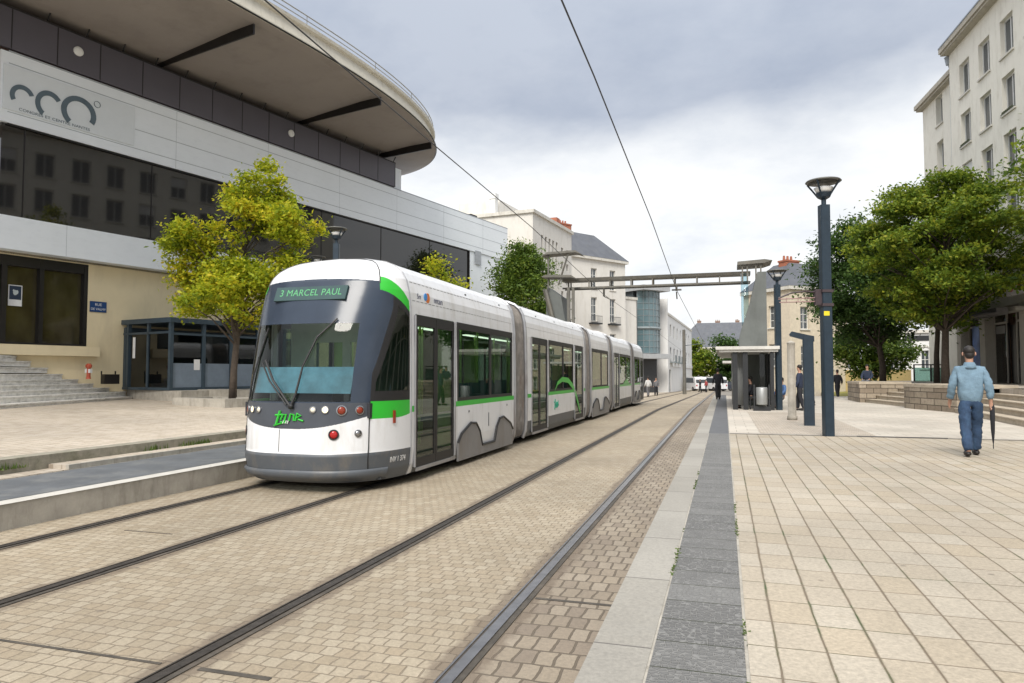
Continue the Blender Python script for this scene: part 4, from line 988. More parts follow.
# left pylon
m = MB(); m.prismy([(-4.9, .25), (-3.5, .25), (-3.85, 3.4), (-4.2, 5.4), (-4.9, 5.9), (-5.0, 3.0), (-4.95, .25)][::-1], -.7, .7); obj('pylon', m, gconc, gt)
m = MB(); LX = 1.0; m.mx = Matrix.Translation((LX, 0, 0)); m.tube([(-5.9, -1.0, 5.7), (-5.3, -1.0, 3.3)], .13, 8); m.box(-4.85, -4.72, -.9, -.75, 2.0, 5.8); m.box(-4.62, -4.5, -.9, -.75, 2.0, 5.8)
for z in np.arange(2.2, 5.7, .5): m.box(-4.72, -4.62, -.88, -.8, z, z + .05)
m.tube([(-5.25, -1.0, 5.9), (-4.75, -1.0, 7.45)], .045, 6); m.box(-5.82, -5.75, -.9, -.83, 5.8, 7.45)
obj('strut', m, gsteel, gt)
m = MB(Matrix.Translation((LX, 0, 0))); m.prismy([(-5.9, 7.42), (-4.4, 7.46), (-4.1, 7.36), (-4.4, 7.56), (-5.8, 7.53), (-6.05, 7.36)], -1.1, -.2); m.prismy([(-5.9, 6.30), (-4.6, 6.25), (-4.3, 6.16), (-4.6, 6.36), (-5.9, 6.42), (-6.1, 6.33)], -1.1, -.2); obj('canopy', m, gsteel, gt)
# overhead wires
wirem = surf('overhead_wire', (.06, .06, .065), .5, .5)
def wire(pts, r, label, name='overhead_wire'):
    m = MB(); m.tube(pts, r, 5); return tag(obj(name, m, wirem), label, 'wire', 'overhead tram wires')
wire([(-2.13, -3, 7.0), (-2.13, 12, 6.85), (-2.13, 22, 6.45), (-2.13, 34, 5.6), (-2.13, 60, 5.3), (-2.13, 110, 4.7)], .014, 'thick contact wire hanging over the near right track')
wire([(-5.62, -3, 6.6), (-5.62, 7.5, 6.43), (-5.62, 13, 6.28), (-5.62, 20.5, 6.12), (-5.62, 34, 5.5), (-5.62, 60, 5.3), (-5.62, 110, 4.7)], .012, 'thin contact wire running above the standing tram')
# far mast
t = thing('catenary_mast', 'slim grey mast in front of the far white building', 'post', (-4.1, 77.0, gz(77)))
m = MB(); m.lathe([(.2, 0), (.16, 6.9)], 10); obj('pole', m, gsteel, t); obj('bracket_arm', MB().tube([(0, 0, 5.2), (2.0, 0, 5.4)], .04, 6), darkpaint, t)
# ---------------------------------------------------------------- background buildings
fmw = surf('white_window_frame', (.62, .62, .6), .5); fmg = surf('grey_window_frame', (.12, .13, .14), .5)
paneg, nt, out = newmat('window_glass'); bsdf(nt, out, (.06, .07, .08), .05, 0, None, .9); MAT['window_glass'] = paneg
paneb, nt, out = newmat('blue_window_glass'); bsdf(nt, out, (.10, .16, .18), .08, 0, None, .8); MAT['blue_window_glass'] = paneb
slate = surf('slate_roof', (.085, .092, .108), .6, var=.18, scale=1.2, bmp=.01, bscale=8, dirt=(.12, .12, .12))
redbr = surf('red_brick_chimney', (.34, .12, .07), .85, var=.2, scale=2, dirt=(.2, .1, .07))
cornm = surf('pale_stone_trim', (.57, .55, .5), .75, dirt=(.33, .3, .26))
def bld(label, loc, rz, L, W, z0, z1, wallm, fr=(), ea=(), roof=None, roofh=3, corn=.35, chim=(), fm=fmw, gm=paneg, depth=.2, nv=1, nh=0, sill=cornm, name='building', grp=None):
    t = thing(name, label, 'building', (loc[0], loc[1], 0), rz, grp)
    m = MB(); wallgrid(m, L, z0, z1, list(fr), depth)
    # end wall at y=0 facing -y : rotate grid
    ma = Matrix.Rotation(R(-90), 4, 'Z')      # local x->-y, y->x
    m.mx = Matrix.Translation((-W, 0, 0)) @ ma; wallgrid(m, W, z0, z1, list(ea), depth); mxa = m.mx
    m.mx = Matrix.Identity(4)
    m.quad((0, L, z0), (-W, L, z0), (-W, L, z1), (0, L, z1)); m.quad((-W, L, z0), (-W, 0, z0), (-W, 0, z1), (-W, L, z1)); m.quad((0, 0, z1), (0, L, z1), (-W, L, z1), (-W, 0, z1))
    obj('wall', m, wallm, t)
    # dark core keeps the openings from showing sky
    I = Matrix.Identity(4)
    for r in fr: window(t, I, r, depth, fm, gm, nv, nh, .07, sill)
    for r in ea: window(t, mxa, r, depth, fm, gm, nv, nh, .07, sill)
    if corn:
        m = MB(); m.box(-W - corn, corn, -corn, L + corn, z1 + .003, z1 + .3); obj('cornice', m, cornm, t)
    if roof:
        c = corn + .02; zb = z1 + .302; zt = zb + roofh; i = roofh * .9
        a = [(c, -c, zb), (c, L + c, zb), (-W - c, L + c, zb), (-W - c, -c, zb)]
        i = min(i, W / 2 - .2)
        b = [(c - i, -c + i, zt), (c - i, L + c - i, zt), (-W - c + i, L + c - i, zt), (-W - c + i, -c + i, zt)]
        m = MB(); m.add(a + b, [(0, 1, 5, 4), (1, 2, 6, 5), (2, 3, 7, 6), (3, 0, 4, 7), (4, 5, 6, 7), (3, 2, 1, 0)]); rf = obj('roof', m, roof, t)
        for (x, y, w_, l_, za, zb_) in chim:
            m = MB(); m.box(x, x + w_, y, y + l_, za, zb_); m.box(x - .06, x + w_ + .06, y - .06, y + l_ + .06, zb_, zb_ + .15)
            k = y + .2
            while k < y + l_ - .1: m.lathe([(.12, zb_ + .15), (.09, zb_ + .55)], 8, (x + w_ / 2, k, 0)); k += .4
            obj('chimney', m, redbr if loc[1] < 150 else surf('distant_brick', (.26, .17, .13), .9), rf)
    return t
def grid(ys, zs_, w, h): return [(y - w / 2, y + w / 2, z - h / 2, z + h / 2) for y in ys for z in zs_]
creamw = surf('cream_stucco', (.64, .62, .58), .85, var=.04, scale=.4, bmp=.003, dirt=(.48, .45, .39))
whitew = surf('white_stucco', (.68, .68, .67), .85, var=.04, scale=.4, dirt=(.52, .5, .47))
tanw = surf('tan_stucco', (.52, .44, .34), .85, var=.05, scale=.4, dirt=(.42, .35, .27))
def hd(p, q): return -math.atan2(q[0] - p[0], q[1] - p[1])   # rotation that turns local +y towards q
def pt(px, dep):      # lateral pixel column and depth along the view -> plan position (used as plain constants below)
    yaw = R(16.8664); a = (px - 512) / 700 * dep * math.cos(R(2.658)); return (a * math.cos(yaw) - dep * math.sin(yaw), a * math.sin(yaw) + dep * math.cos(yaw))
# B1 flat roofed cream block
p, q = pt(533, 60), pt(572, 69.5); Lb = math.dist(p, q)
fr = [(2.0 + i * .95, 2.5 + i * .95, 11.6, 14.0) for i in range(5)] + grid([7.6, 9.1], [13.4, 12.0, 10.6, 9.2], .6, .7) if Lb > 9.8 else [(1.2 + i * .8, 1.65 + i * .8, 11.6, 14.0) for i in range(5)] + grid([6.4, 7.6], [13.4, 12.0, 10.6, 9.2], .55, .7)
b1 = bld('flat roofed cream building with tall narrow windows behind the tram tree', p, hd(p, q), Lb, 9, -1, 15.55, creamw, fr, (), None, corn=.18, fm=fmg, sill=None, nv=0)
m = MB(); m.box(-5.8, -1.9, 1.5, 5, 15.9, 17.6) if False else m.box(-8.6, -4.3, 2.5, 7, 15.8, 17.7); obj('penthouse', m, creamw, b1)
m = MB(); m.box(-4.75, -4.15, 1.2, 1.8, 15.8, 17.5); m.box(-4.8, -4.1, 1.15, 1.85, 17.5, 18.0); obj('chimney', m, whitew, b1)
m = MB(); m.box(-2.2, -1.2, Lb - 1.0, Lb - .1, 15.8, 17.2); obj('brick_chimney', m, redbr, b1)
# B2 slate roofed house
p, q = pt(572, 76.5), pt(626, 82); Lb = math.dist(p, q)
cols_ = [Lb * .40, Lb * .75]
b2 = bld('cream house with blue slate roof, brick chimney and small balconies', p, hd(p, q), Lb, 9, -1.5, 14.5, creamw, grid(cols_, [12.4], .95, 2.3) + grid(cols_, [8.9], .95, 2.7) + grid(cols_, [4.9], .95, 2.6), (), slate, 3.2, .3, [(-3.6, .6, 1.0, 1.9, 14.8, 18.7)], nh=2)
for y in cols_:
    m = MB(); m.box(0.002, .5, y - .85, y + .85, 7.2, 7.35)
    for i in range(9): m.box(.44, .47, y - .83 + i * .205, y - .81 + i * .205, 7.35, 8.1)
    m.box(.43, .48, y - .85, y + .85, 8.1, 8.15); obj('balcony', m, stl, b2)
    pass
p, q = pt(619, 83), pt(637, 85)
b2b = bld('low cream annex between the slate roofed house and the glass tower', p, hd(p, q), math.dist(p, q), 6, -1.5, 10.6, creamw, (), (), None, corn=.12)
# glass stair tower
p, q = pt(637.5, 87), pt(660, 89); Lb = math.dist(p, q)
tw = thing('glass_tower', 'rounded glass stair tower with grey mullions left of the white building', 'building', (p[0], p[1], 0), hd(p, q))
def arcpts(r, z, n=12, bulge=.9): return [(bulge * math.sin(math.pi * i / n), Lb * i / n, z) for i in range(n + 1)]
m = MB(); a0 = arcpts(0, 4.2); a1 = arcpts(0, 12.0)
for i in range(12): m.quad(a0[i], a0[i + 1], a1[i + 1], a1[i])
obj('glass_wall', m, paneb, tw)
m = MB()
for z in np.arange(4.2, 12.1, .78): m.tube([(x + .03, y, z) for x, y, _ in a0], .035 if abs(z - 7.3) > .2 else .2, 5)
for i in range(0, 13, 2): m.tube([(a0[i][0] + .03, a0[i][1], 4.2), (a0[i][0] + .03, a0[i][1], 12.0)], .04, 5)
obj('mullion', m, surf('grey_mullion', (.2, .23, .24), .5), tw)
for q_ in ((-.3, 12.0, 12.6), (-1.0, 3.5, 4.1)): m = MB(); m.box(-3, 1.55, q_[0], Lb + .4, q_[1], q_[2]); obj('slab', m, surf('grey_slab', (.35, .36, .37), .7), tw)
m = MB(); m.box(-3, -.6, 0, Lb, -1.5, 3.5); obj('base', m, surf('dark_base', (.04, .042, .045), .6), tw)
m = MB(); m.box(-3.2, -.7, .0, Lb, 4.1, 12.0); obj('core', m, surf('dark_core', (.05, .06, .065), .7), tw)
# white building right of tower, end facing us then long side receding
p, q = pt(668.5, 91), pt(692, 127); Lb = math.dist(p, q)
yy = [3, 7.5, 12, 17, 22, 27, 32]
b3 = bld('long white building with square windows receding to the end of the street', p, hd(p, q), Lb, 1.35, -1.5, 9.3, whitew, grid(yy, [7.4], 1.5, 1.7) + grid(yy, [4.3], 1.7, 1.7) + [(1.0, 3.0, -.8, 2.2)], (), None, corn=.1, fm=fmg, sill=None, depth=.15)
m = MB(); m.box(-9, -1.36, .5, Lb, -1.5, 9.2); m.box(-4, -.4, 4, 12, 9.3, 9.9); m.box(-1.4, .0, -.35, -.01, -1.5, 11.4); m.box(.0, .12, 4, Lb - .5, 2.6, 3.1); obj('rear_block', m, whitew, b3)
for y in yy[:4]: m = MB(); m.box(.0, .7, y - 1.1, y + 1.1, 3.1, 3.25); m.box(.66, .7, y - 1.1, y + 1.1, 3.25, 4.1); obj('balcony', m, surf('grey_mullion', (.2, .23, .24), .5), b3)
# far slate roofed terrace
b5 = bld('distant long building with a dark slate roof and brick chimneys closing the street', (-12, 182), -math.pi / 2 + .02, 34, 14, -1.2, 8.0, surf('far_cream', (.55, .52, .45), .85), grid([2 + i * 2.1 for i in range(16)], [6.0, 2.6], .9, 1.7), (), slate, 6.5, .4, [(-7.0, 5.5, 1.0, 1.0, 12, 15.3), (-7.0, 10, 1.0, 1.2, 12, 15.1), (-7, 15, 1.0, 1.0, 12, 15.2), (-7, 20, 1.2, 1.2, 12, 15.3), (-7, 27, 1., 1.0, 12, 15.2)], sill=None)
# beige house behind the shelter
c0 = pt(791, 58); c1 = pt(846, 60.3); L2 = math.dist(c0, c1)
b7 = bld('beige corner house with slate roof and red brick chimneys behind the shelter', c0, hd(c0, c1), L2, 5.6, -.8, 8.65, surf('pale_beige_stucco', (.58, .51, .40), .85), grid([1.6, 4.2, 6.8, 9.2], [6.3, 3.0], .95, 1.9) + grid([1.6, 4.2, 6.8], [.6], .95, 1.5), grid([3.6], [6.5, 3.2], .95, 1.9), slate, 2.3, .22, [(-2.9, 1.6, .9, 1.5, 9.2, 11.4), (-2.9, 5.6, .9, 1.3, 9.2, 11.2)], nh=2)
# white arched building under the trees
b8 = bld('white building with a round arched window seen under the trees', (14.6, 78), -math.pi / 2 - .25, 8.5, 6, -.5, 5.6, whitew, [(3.9, 4.6, 2.1, 3.9), (1.2, 1.9, 2.1, 3.9)], (), None, corn=.2, nh=1)
m = MB(); m.tube([(.03, 4.25 + .75 * math.cos(t), 3.5 + .8 * math.sin(t)) for t in np.linspace(0, math.pi, 12)], .07, 5); obj('arch_moulding', m, cornm, b8)
mxv = Matrix.Translation((.02, 4.6, 5.15)) @ Matrix(((0, 0, 1, 0), (1, 0, 0, 0), (0, 1, 0, 0), (0, 0, 0, 1)))
m = MB(); m.box(.01, .05, 2.6, 6.4, 4.85, 5.35); obj('sign_board', m, stl, b8)
# hoarding, grass
tag(obj('boundary_wall', MB().box(7.2, 15, 66, 66.25, -.6, 1.95), surf('ochre_wall', (.50, .38, .17), .8, var=.1)), 'ochre wall beyond the stone block at the path end', 'wall')
gr = MB(); gr.quad((7.6, 54, .02), (13, 52, .3), (15, 65.9, .3), (7.8, 65.9, .02)); o = obj('grass', gr, surf('dry_grass', (.24, .22, .05), .95, var=.35, scale=3, bmp=.03, bscale=20)); o['kind'] = 'stuff'
t = thing('glass_railing', 'green glass railing with dark posts under the trees', 'railing', (11.5, 50, .9))
m = MB(); 
for i in range(6): m.box(i * .95, i * .95 + .08, 0, .08, 0, 1.25)
m.box(0, 4.83, 0, .08, 1.25, 1.32); obj('frame', m, stl, t); m = MB(); m.box(.05, 4.8, .03, .05, .2, 1.1); obj('pane', m, glass('green_rail_glass', (.45, .6, .56), 1.5), t)
# ---------------------------------------------------------------- apartment building (right)
C0 = (13.09, 46.81); crz = math.pi + .0724
LC = 44; cy = [2.1 + 2.55 * i for i in range(16)]; cz = [18.4, 15.5, 12.6, 9.75]
rects = grid(cy, cz, 1.35, 1.9)
apt = thing('apartment_building', 'tall cream apartment building with a curved eave above the terrace shops', 'building', (C0[0], C0[1], 0), crz)
apw = surf('apartment_render', (.74, .715, .64), .85, var=.035, scale=.35, bmp=.003, dirt=(.50, .47, .39), dirtscale=(1, 1, .35))
m = MB(); wallgrid(m, LC, 5.6, 20.6, rects, .22)
m.quad((0, 0, 5.6), (0, 0, 20.6), (-10, 0, 20.6), (-10, 0, 5.6)); m.quad((0, LC, 1.0), (-10, LC, 1.0), (-10, LC, 20.6), (0, LC, 20.6)); m.quad((0, 0, 20.6), (0, LC, 20.6), (-10, LC, 20.6), (-10, 0, 20.6))
obj('wall', m, apw, apt)
for i, r in enumerate(rects):
    w_ = window(apt, Matrix.Identity(4), r, .22, fmw, paneg, 1, 0, .09, cornm)
    if i % 5 == 2:
        m = MB(); m.box(-.17, -.14, r[0] + .04, r[1] - .04, r[3] - .9, r[3] - .02); obj('roller_blind', m, whitew, w_)
    if i in (1, 6, 9):
        m = MB(); m.box(.0, .1, r[0], r[1], r[2], r[2] + .05)
        for k in range(7): m.ball((.05, r[0] + .1 + k * .17, r[2] + .08), (.05, .06, .1), 6, 4)
        obj('flower_box', m, surf('dark_plants', (.05, .06, .03), .9), w_)
m = MB(); m.box(-10, .45, -.05, LC, 20.6, 20.72); m.box(.25, .55, -.05, LC, 20.72, 21.0); m.box(-10, .25, .1, LC, 20.72, 21.1); obj('eave', m, surf('eave_stone', (.42, .39, .33), .8, dirt=(.25, .2, .16), dirtscale=(2, 2, .5)), apt)
m = MB(); m.box(.45, .58, -.05, LC, 21.0, 21.08); obj('gutter', m, surf('zinc', (.30, .33, .37), .5, .5), apt)
m = MB(); m.box(-9, -.0, -6.0, -.32, 1.0, 19.4); m.box(-9, .45, -6.45, -.32, 19.4, 19.7)
sc2 = obj('set_back_wing', MB().box(-9, -.95, -6.0, -.01, 1.0, 19.4), apw, apt)
m = MB(); wallgrid(m, 5.9, 1.0, 19.4, [(r[0], r[1], r[2], r[3]) for r in grid([2.7], cz, 1.1, 1.85)], .3, x=-.45); 
m2 = MB(Matrix.Translation((0, -5.95, 0))); m2.v = []; 
wg = MB(Matrix.Translation((0, -5.95, 0))); wallgrid(wg, 5.9, 1.0, 19.4, grid([2.9], cz, 1.1, 1.85), .3, x=-.45); wg.quad((-.45, 0, 1), (-.45, 0, 19.4), (-.95, 0, 19.4), (-.95, 0, 1)); obj('wing_wall', wg, apw, sc2)
for r in grid([2.9], cz, 1.1, 1.85): window(apt, Matrix.Translation((0, -5.95, 0)), r, .3, fmw, paneg, 1, 0, .07, cornm, x=-.45)
m = MB(); m.box(-9, -.1, -6.15, -.02, 19.4, 19.52); m.box(-.25, .02, -6.2, -.02, 19.52, 19.8); obj('eave', m, MAT['eave_stone'], sc2)
m = MB(); m.tube([(.1, -.14, 20.6), (-.1, -.16, 20.2), (-.2, -.2, 19.9), (-.2, -.2, 1.2)], .14, 8); m.lathe([(.12, 20.1), (.18, 20.4)], 8, (.0, -.16, 0)); obj('downpipe', m, MAT['zinc'], apt)
# ground floor: pilasters, shop windows
pil = surf('shop_stone', (.40, .375, .33), .75, var=.06, dirt=(.3, .27, .23))
m = MB(); y = -.0
for a, b in ((0.0, .55), (3.1, 3.75), (7.55, 8.9), (12.5, 13.3), (17, 17.8), (21.5, 22.3), (26, 26.8), (30.5, 31.3), (35, 35.8), (39.5, 40.3), (43.2, 44)): m.box(-.8, .02, a, b, 1.1, 5.0)
m.box(-.9, .04, 0, LC, 5.0, 5.6); m.box(-.02, .6, 3.1, 8.6, 4.6, 4.78)
obj('pilaster', m, pil, apt)
shp, nt, out = newmat('shop_glass_dark'); bsdf(nt, out, (.05, .045, .042), .06, 0, None, .6)
warm = surf('shop_display', (.16, .10, .075), .7, var=.5, scale=2.5)
m = MB(); m.box(-.95, -.85, .0, LC, 1.1, 5.0); obj('shop_interior', m, warm, apt)
for a, b in ((.55, 3.1), (3.75, 5.2), (6.2, 7.55), (8.9, 12.5), (13.3, 17), (17.8, 21.5), (22.3, 26), (26.8, 30.5), (31.3, 35), (35.8, 39.5)):
    fr_ = MB(); fr_.box(-.5, -.42, a, a + .08, 1.12, 4.98); fr_.box(-.5, -.42, b - .08, b, 1.12, 4.98); fr_.box(-.5, -.42, a, b, 4.2, 4.3)
    f = obj('shop_window', fr_, pil, apt); obj('pane', MB().box(-.47, -.46, a + .08, b - .08, 1.12, 4.98), glass('shop_glass', (.6, .6, .58), 1.55), f)
m = MB(); m.box(-.5, -.42, 5.2, 5.3, 1.12, 4.2); m.box(-.5, -.42, 6.1, 6.2, 1.12, 4.2); m.box(-.6, -.55, 5.3, 6.1, 1.12, 4.1); obj('door', m, surf('dark_door', (.02, .017, .016), .4), apt)
m = MB(); m.box(-.44, -.42, 1.0, 1.9, 1.5, 4.3); obj('window_poster', m, surf('blue_poster', (.10, .18, .42), .5, var=.5, scale=1.5), apt)
m = MB(); m.box(-.44, -.42, 4.0, 5.0, 3.7, 4.1); obj('fascia_panel', m, surf('grey_print', (.2, .2, .2), .5), apt)
t = thing('shop_sign', 'white shop sign with a round pink logo hanging over the shop door', 'sign', (13.0, 37.9, 5.6), crz)
m = MB(); m.box(0, .22, -.3, 1.5, -.35, .45); obj('board', m, surf('white_sign_board', (.62, .6, .64), .4), t)
m = MB(Matrix.Translation((.225, .2, .05)) @ Matrix.Rotation(R(90), 4, 'Y')); m.lathe([(.25, 0), (.25, .01), (.01, .012)], 18); obj('logo', m, surf('pink_logo', (.55, .06, .16), .5), t)
m = MB(Matrix.Translation((.235, .1, .05)) @ Matrix.Rotation(R(90), 4, 'Y')); m.lathe([(.12, 0), (.12, .01), (.01, .012)], 14); obj('logo_ring', m, surf('white_sign_board', (.62, .6, .64), .4), t)
m = MB(Matrix.Translation((.225, .95, .0)) @ Matrix.Rotation(R(90), 4, 'Y')); m.lathe([(.14, 0), (.14, .01), (.01, .012)], 14); obj('logo', m, surf('red_logo', (.5, .05, .05), .5), t)
t = thing('shop_awning', 'folded grey awning box above the dark shop door', 'awning', (12.7, 41.0, 4.55), crz)
obj('box', MB().box(0, .5, -1.8, 2.6, -.12, .2), surf('grey_awning', (.14, .13, .125), .7), t)
m = MB(); m.box(.48, .9, -1.8, 2.6, -.02, .02); obj('arm', m, stl, t)
# ---------------------------------------------------------------- right terrace, stairs and low stone walls
m = MB(); m.prism([(8.9, -4), (14.4, -4), (14.4, 47), (19, 47), (19, 60), (8.3, 54), (8.0, 37), (8.6, 27.5), (8.9, 27.5)], .2, 1.12); struct('terrace', m, paver2)
st_ = thing('stone_steps', 'long tan stone steps up to the shop terrace beside the walking man', 'stairs', (0, 0, 0))
for k in range(5):
    m = MB(); z = .27 + .17 * (k + 1); o = .38 * k
    def X(y): return 7.2 + .05 * (y - 20.6) + o
    m.prism([(X(4), 4), (9.6, 4), (9.6, 27.4), (X(27.4), 27.4)], z - .17 - (.05 if k == 0 else 0), z - .035)
    m.prism([(X(4) - .03, 4), (9.6, 4), (9.6, 27.4), (X(27.4) - .03, 27.4)], z - .032, z)
    obj('step', m, stepr, st_)
rubble = brick('stone_block_wall', .55, .24, .012, [(.20, .165, .125), (.28, .235, .175), (.33, .28, .215)], (.08, .065, .05), offset=.5, distort=.03, bdist=.02, rough=.85, blotch=(.12, .1, .08))
# vertical faces need xz mapping
def stonewall(name, cols3):
    m, nt, out = newmat(name); co = objco(nt, (1, 1, 1))
    sp = N(nt, 'ShaderNodeSeparateXYZ'); nt.links.new(co, sp.inputs[0]); ad = N(nt, 'ShaderNodeMath', operation='ADD'); nt.links.new(sp.outputs[0], ad.inputs[0]); nt.links.new(sp.outputs[1], ad.inputs[1])
    cb = N(nt, 'ShaderNodeCombineXYZ'); nt.links.new(ad.outputs[0], cb.inputs[0]); nt.links.new(sp.outputs[2], cb.inputs[1])
    b = N(nt, 'ShaderNodeTexBrick', offset=.5); b.inputs['Scale'].default_value = 1; b.inputs['Brick Width'].default_value = .6; b.inputs['Row Height'].default_value = .235; b.inputs['Mortar Size'].default_value = .014
    b.inputs['Color1'].default_value = (0, 0, 0, 1); b.inputs['Color2'].default_value = (1, 1, 1, 1); nt.links.new(cb.outputs[0], b.inputs[0])
    c = ramp(nt, b.outputs['Color'], [(0, cols3[0]), (.5, cols3[1]), (1, cols3[2])]); n2 = noise(nt, co, 6, 6, .7)
    c = mixc(nt, ramp(nt, n2, [(.45, (0, 0, 0)), (.75, (.6, .6, .6))]), c, tuple(x * .5 for x in cols3[0])); c = mixc(nt, b.outputs['Fac'], c, tuple(x * .25 for x in cols3[0]))
    bsdf(nt, out, c, .85, 0, bump(nt, n2, .02, .7)); return m
rub = stonewall('coursed_stone', [(.22, .175, .13), (.31, .26, .195), (.38, .32, .25)])
def lowwall(label, poly, zt):
    t = thing('stone_wall', label, 'wall', (poly[0][0], poly[0][1], 0)); q = [(x - poly[0][0], y - poly[0][1]) for x, y in poly]
    m = MB(); m.prism(q, .2, zt - .12); obj('masonry', m, rub, t); m = MB(); cx_ = sum(x for x, y in q) / len(q); cy_ = sum(y for x, y in q) / len(q)
    m.prism([(cx_ + (x - cx_) * 1.02, cy_ + (y - cy_) * 1.02) for x, y in q], zt - .118, zt); obj('coping', m, stepr, t)
lowwall('curved coursed stone wall between the two flights of terrace steps', [(7.62, 27.5), (9.4, 27.5), (9.4, 31.6), (7.3, 31.7), (6.95, 31.5), (6.75, 30.9), (6.85, 30.2), (7.1, 29.3)], 1.22)
lowwall('short square stone block wall where a dark figure sits', [(6.05, 36.2), (8.2, 36.2), (8.2, 39.5), (6.05, 39.5)], 1.24)
s2 = thing('stone_steps', 'short diagonal flight of stone steps between the two low stone walls', 'stairs', (0, 0, 0))
for k in range(5):
    o = .42 * k; z = .27 + .17 * (k + 1); m = MB(); m.prism([(7.0 + o, 31.72), (9.3, 31.72), (9.3, 36.18), (6.3 + o * 1.1, 36.18)], z - .2, z - .03); m.prism([(6.97 + o, 31.72), (9.3, 31.72), (9.3, 36.18), (6.27 + o * 1.1, 36.18)], z - .028, z); obj('step', m, stepr, s2)
# ---------------------------------------------------------------- people
skin = surf('skin', (.42, .24, .17), .6, var=.05); hairm = surf('dark_hair', (.012, .009, .008), .6, var=.3, scale=20, bmp=.004, bscale=90)
def skinmesh(name, joints, edges, rad, mat, parent, sub=1, root=0):
    me = bpy.data.meshes.new(name); me.from_pydata([tuple(j) for j in joints], edges, []); o = bpy.data.objects.new(name, me); col.objects.link(o)
    md = o.modifiers.new('s', 'SKIN'); md.use_smooth_shade = True
    for i, r_ in enumerate(rad):
        sv = me.skin_vertices[0].data[i]; sv.radius = r_ if isinstance(r_, tuple) else (r_, r_); sv.use_root = (i == root)
    ms = o.modifiers.new('u', 'SUBSURF'); ms.levels = sub; ms.render_levels = sub
    dg = bpy.context.evaluated_depsgraph_get(); m2 = bpy.data.meshes.new_from_object(o.evaluated_get(dg)); bpy.data.objects.remove(o)
    m2.polygons.foreach_set('use_smooth', [True] * len(m2.polygons)); m2.materials.clear(); m2.materials.append(mat)
    o = bpy.data.objects.new(name, m2); link(o, parent); return o
def person(label, loc, rz, h=1.75, top=None, legs_=None, hair=hairm, pose='stand', group=None, detail=True, skirt=False, stride=.12, bend=.0):
    k = h / 1.78; t = thing('person', label, 'person', loc, rz, group)
    V = lambda x, y, z: Vector((x * k, y * k, z * k))
    sit = pose == 'sit'
    dz = -.45 if sit else 0
    J = {}
    J['pel'] = V(0, 0, .94 + dz); J['bel'] = V(0, .0, 1.10 + dz); J['che'] = V(0, .0 + bend, 1.30 + dz); J['nb'] = V(0, -.01 + bend, 1.46 + dz); J['nk'] = V(0, .0 + bend, 1.53 + dz)
    J['h0'] = V(0, .015 + bend, 1.60 + dz); J['h1'] = V(0, .012 + bend, 1.69 + dz); J['h2'] = V(0, .0 + bend, 1.75 + dz); J['nose'] = V(0, .105 + bend, 1.655 + dz)
    rad = dict(pel=(.10, .08), bel=(.12, .09), che=(.135, .10), nb=.065, nk=.052, h0=(.062, .072), h1=(.075, .088), h2=(.05, .06), nose=.012)
    E_ = [('pel', 'bel'), ('bel', 'che'), ('che', 'nb'), ('nb', 'nk'), ('nk', 'h0'), ('h0', 'h1'), ('h1', 'h2'), ('h0', 'nose')]
    for s, n in ((1, 'R'), (-1, 'L')):
        sw = stride * s
        J['sh' + n] = V(.18 * s, -.005 + bend, 1.395 + dz)
        if sit:
            J['el' + n] = V(.25 * s, .06 + bend, 1.17 + dz); J['wr' + n] = V(.17 * s, .30, 1.02 + dz)
        else:
            J['el' + n] = V(.252 * s, -.04 - .2 * sw, 1.13); J['wr' + n] = V(.27 * s, .05 - .5 * sw, .90)
        d = (J['wr' + n] - J['el' + n]).normalized(); J['pa' + n] = J['wr' + n] + d * .085 * k
        rad['sh' + n] = .058; rad['el' + n] = .043; rad['wr' + n] = (.028, .024); rad['pa' + n] = (.036, .018)
        E_ += [('che', 'sh' + n), ('sh' + n, 'el' + n), ('el' + n, 'wr' + n), ('wr' + n, 'pa' + n)]
        if detail:
            side = Vector((0, 1, 0)); side = (side - d * side.dot(d)).normalized(); inn = d.cross(side) * s
            for f, (o_, l_) in enumerate(((-.03, .062), (-.011, .078), (.01, .083), (.03, .075))):
                a = J['pa' + n] + side * o_ * k + d * .012 * k; b = a + d * l_ * .5 * k + inn * -.004; c = b + d * l_ * .4 * k - Vector((.014 * s, 0, 0)) * k
                J[f'f{f}a{n}'] = b; J[f'f{f}b{n}'] = c; rad[f'f{f}a{n}'] = .0095; rad[f'f{f}b{n}'] = .0075
                E_ += [('pa' + n, f'f{f}a{n}'), (f'f{f}a{n}', f'f{f}b{n}')]
            J['th' + n] = J['wr' + n] + d * .045 * k + side * .05 * k; J['tt' + n] = J['th' + n] + d * .045 * k + side * .012 * k; rad['th' + n] = .012; rad['tt' + n] = .009
            E_ += [('wr' + n, 'th' + n), ('th' + n, 'tt' + n)]
        J['hi' + n] = V(.088 * s, 0, .88 + dz)
        if sit:
            J['kn' + n] = V(.11 * s, .42, .50); J['an' + n] = V(.11 * s, .44, .09); J['to' + n] = V(.12 * s, .58, .035)
        else:
            J['kn' + n] = V(.09 * s, .03 + sw * .6, .49); J['an' + n] = V(.078 * s, -.03 + sw * 1.2, .09 if sw >= -.05 else .10); J['to' + n] = V(.09 * s, .12 + sw * 1.2, .032)
        rad['hi' + n] = .065; rad['kn' + n] = .06; rad['an' + n] = .04; rad['to' + n] = (.035, .028)
        E_ += [('pel', 'hi' + n), ('hi' + n, 'kn' + n), ('kn' + n, 'an' + n), ('an' + n, 'to' + n)]
    names = list(J); ix = {n: i for i, n in enumerate(names)}
    sc_ = lambda r_: (r_[0] * k, r_[1] * k) if isinstance(r_, tuple) else r_ * k
    skinmesh('body', [J[n] for n in names], [(ix[a], ix[b]) for a, b in E_], [sc_(rad[n]) for n in names], skin, t, 2 if detail else 1)
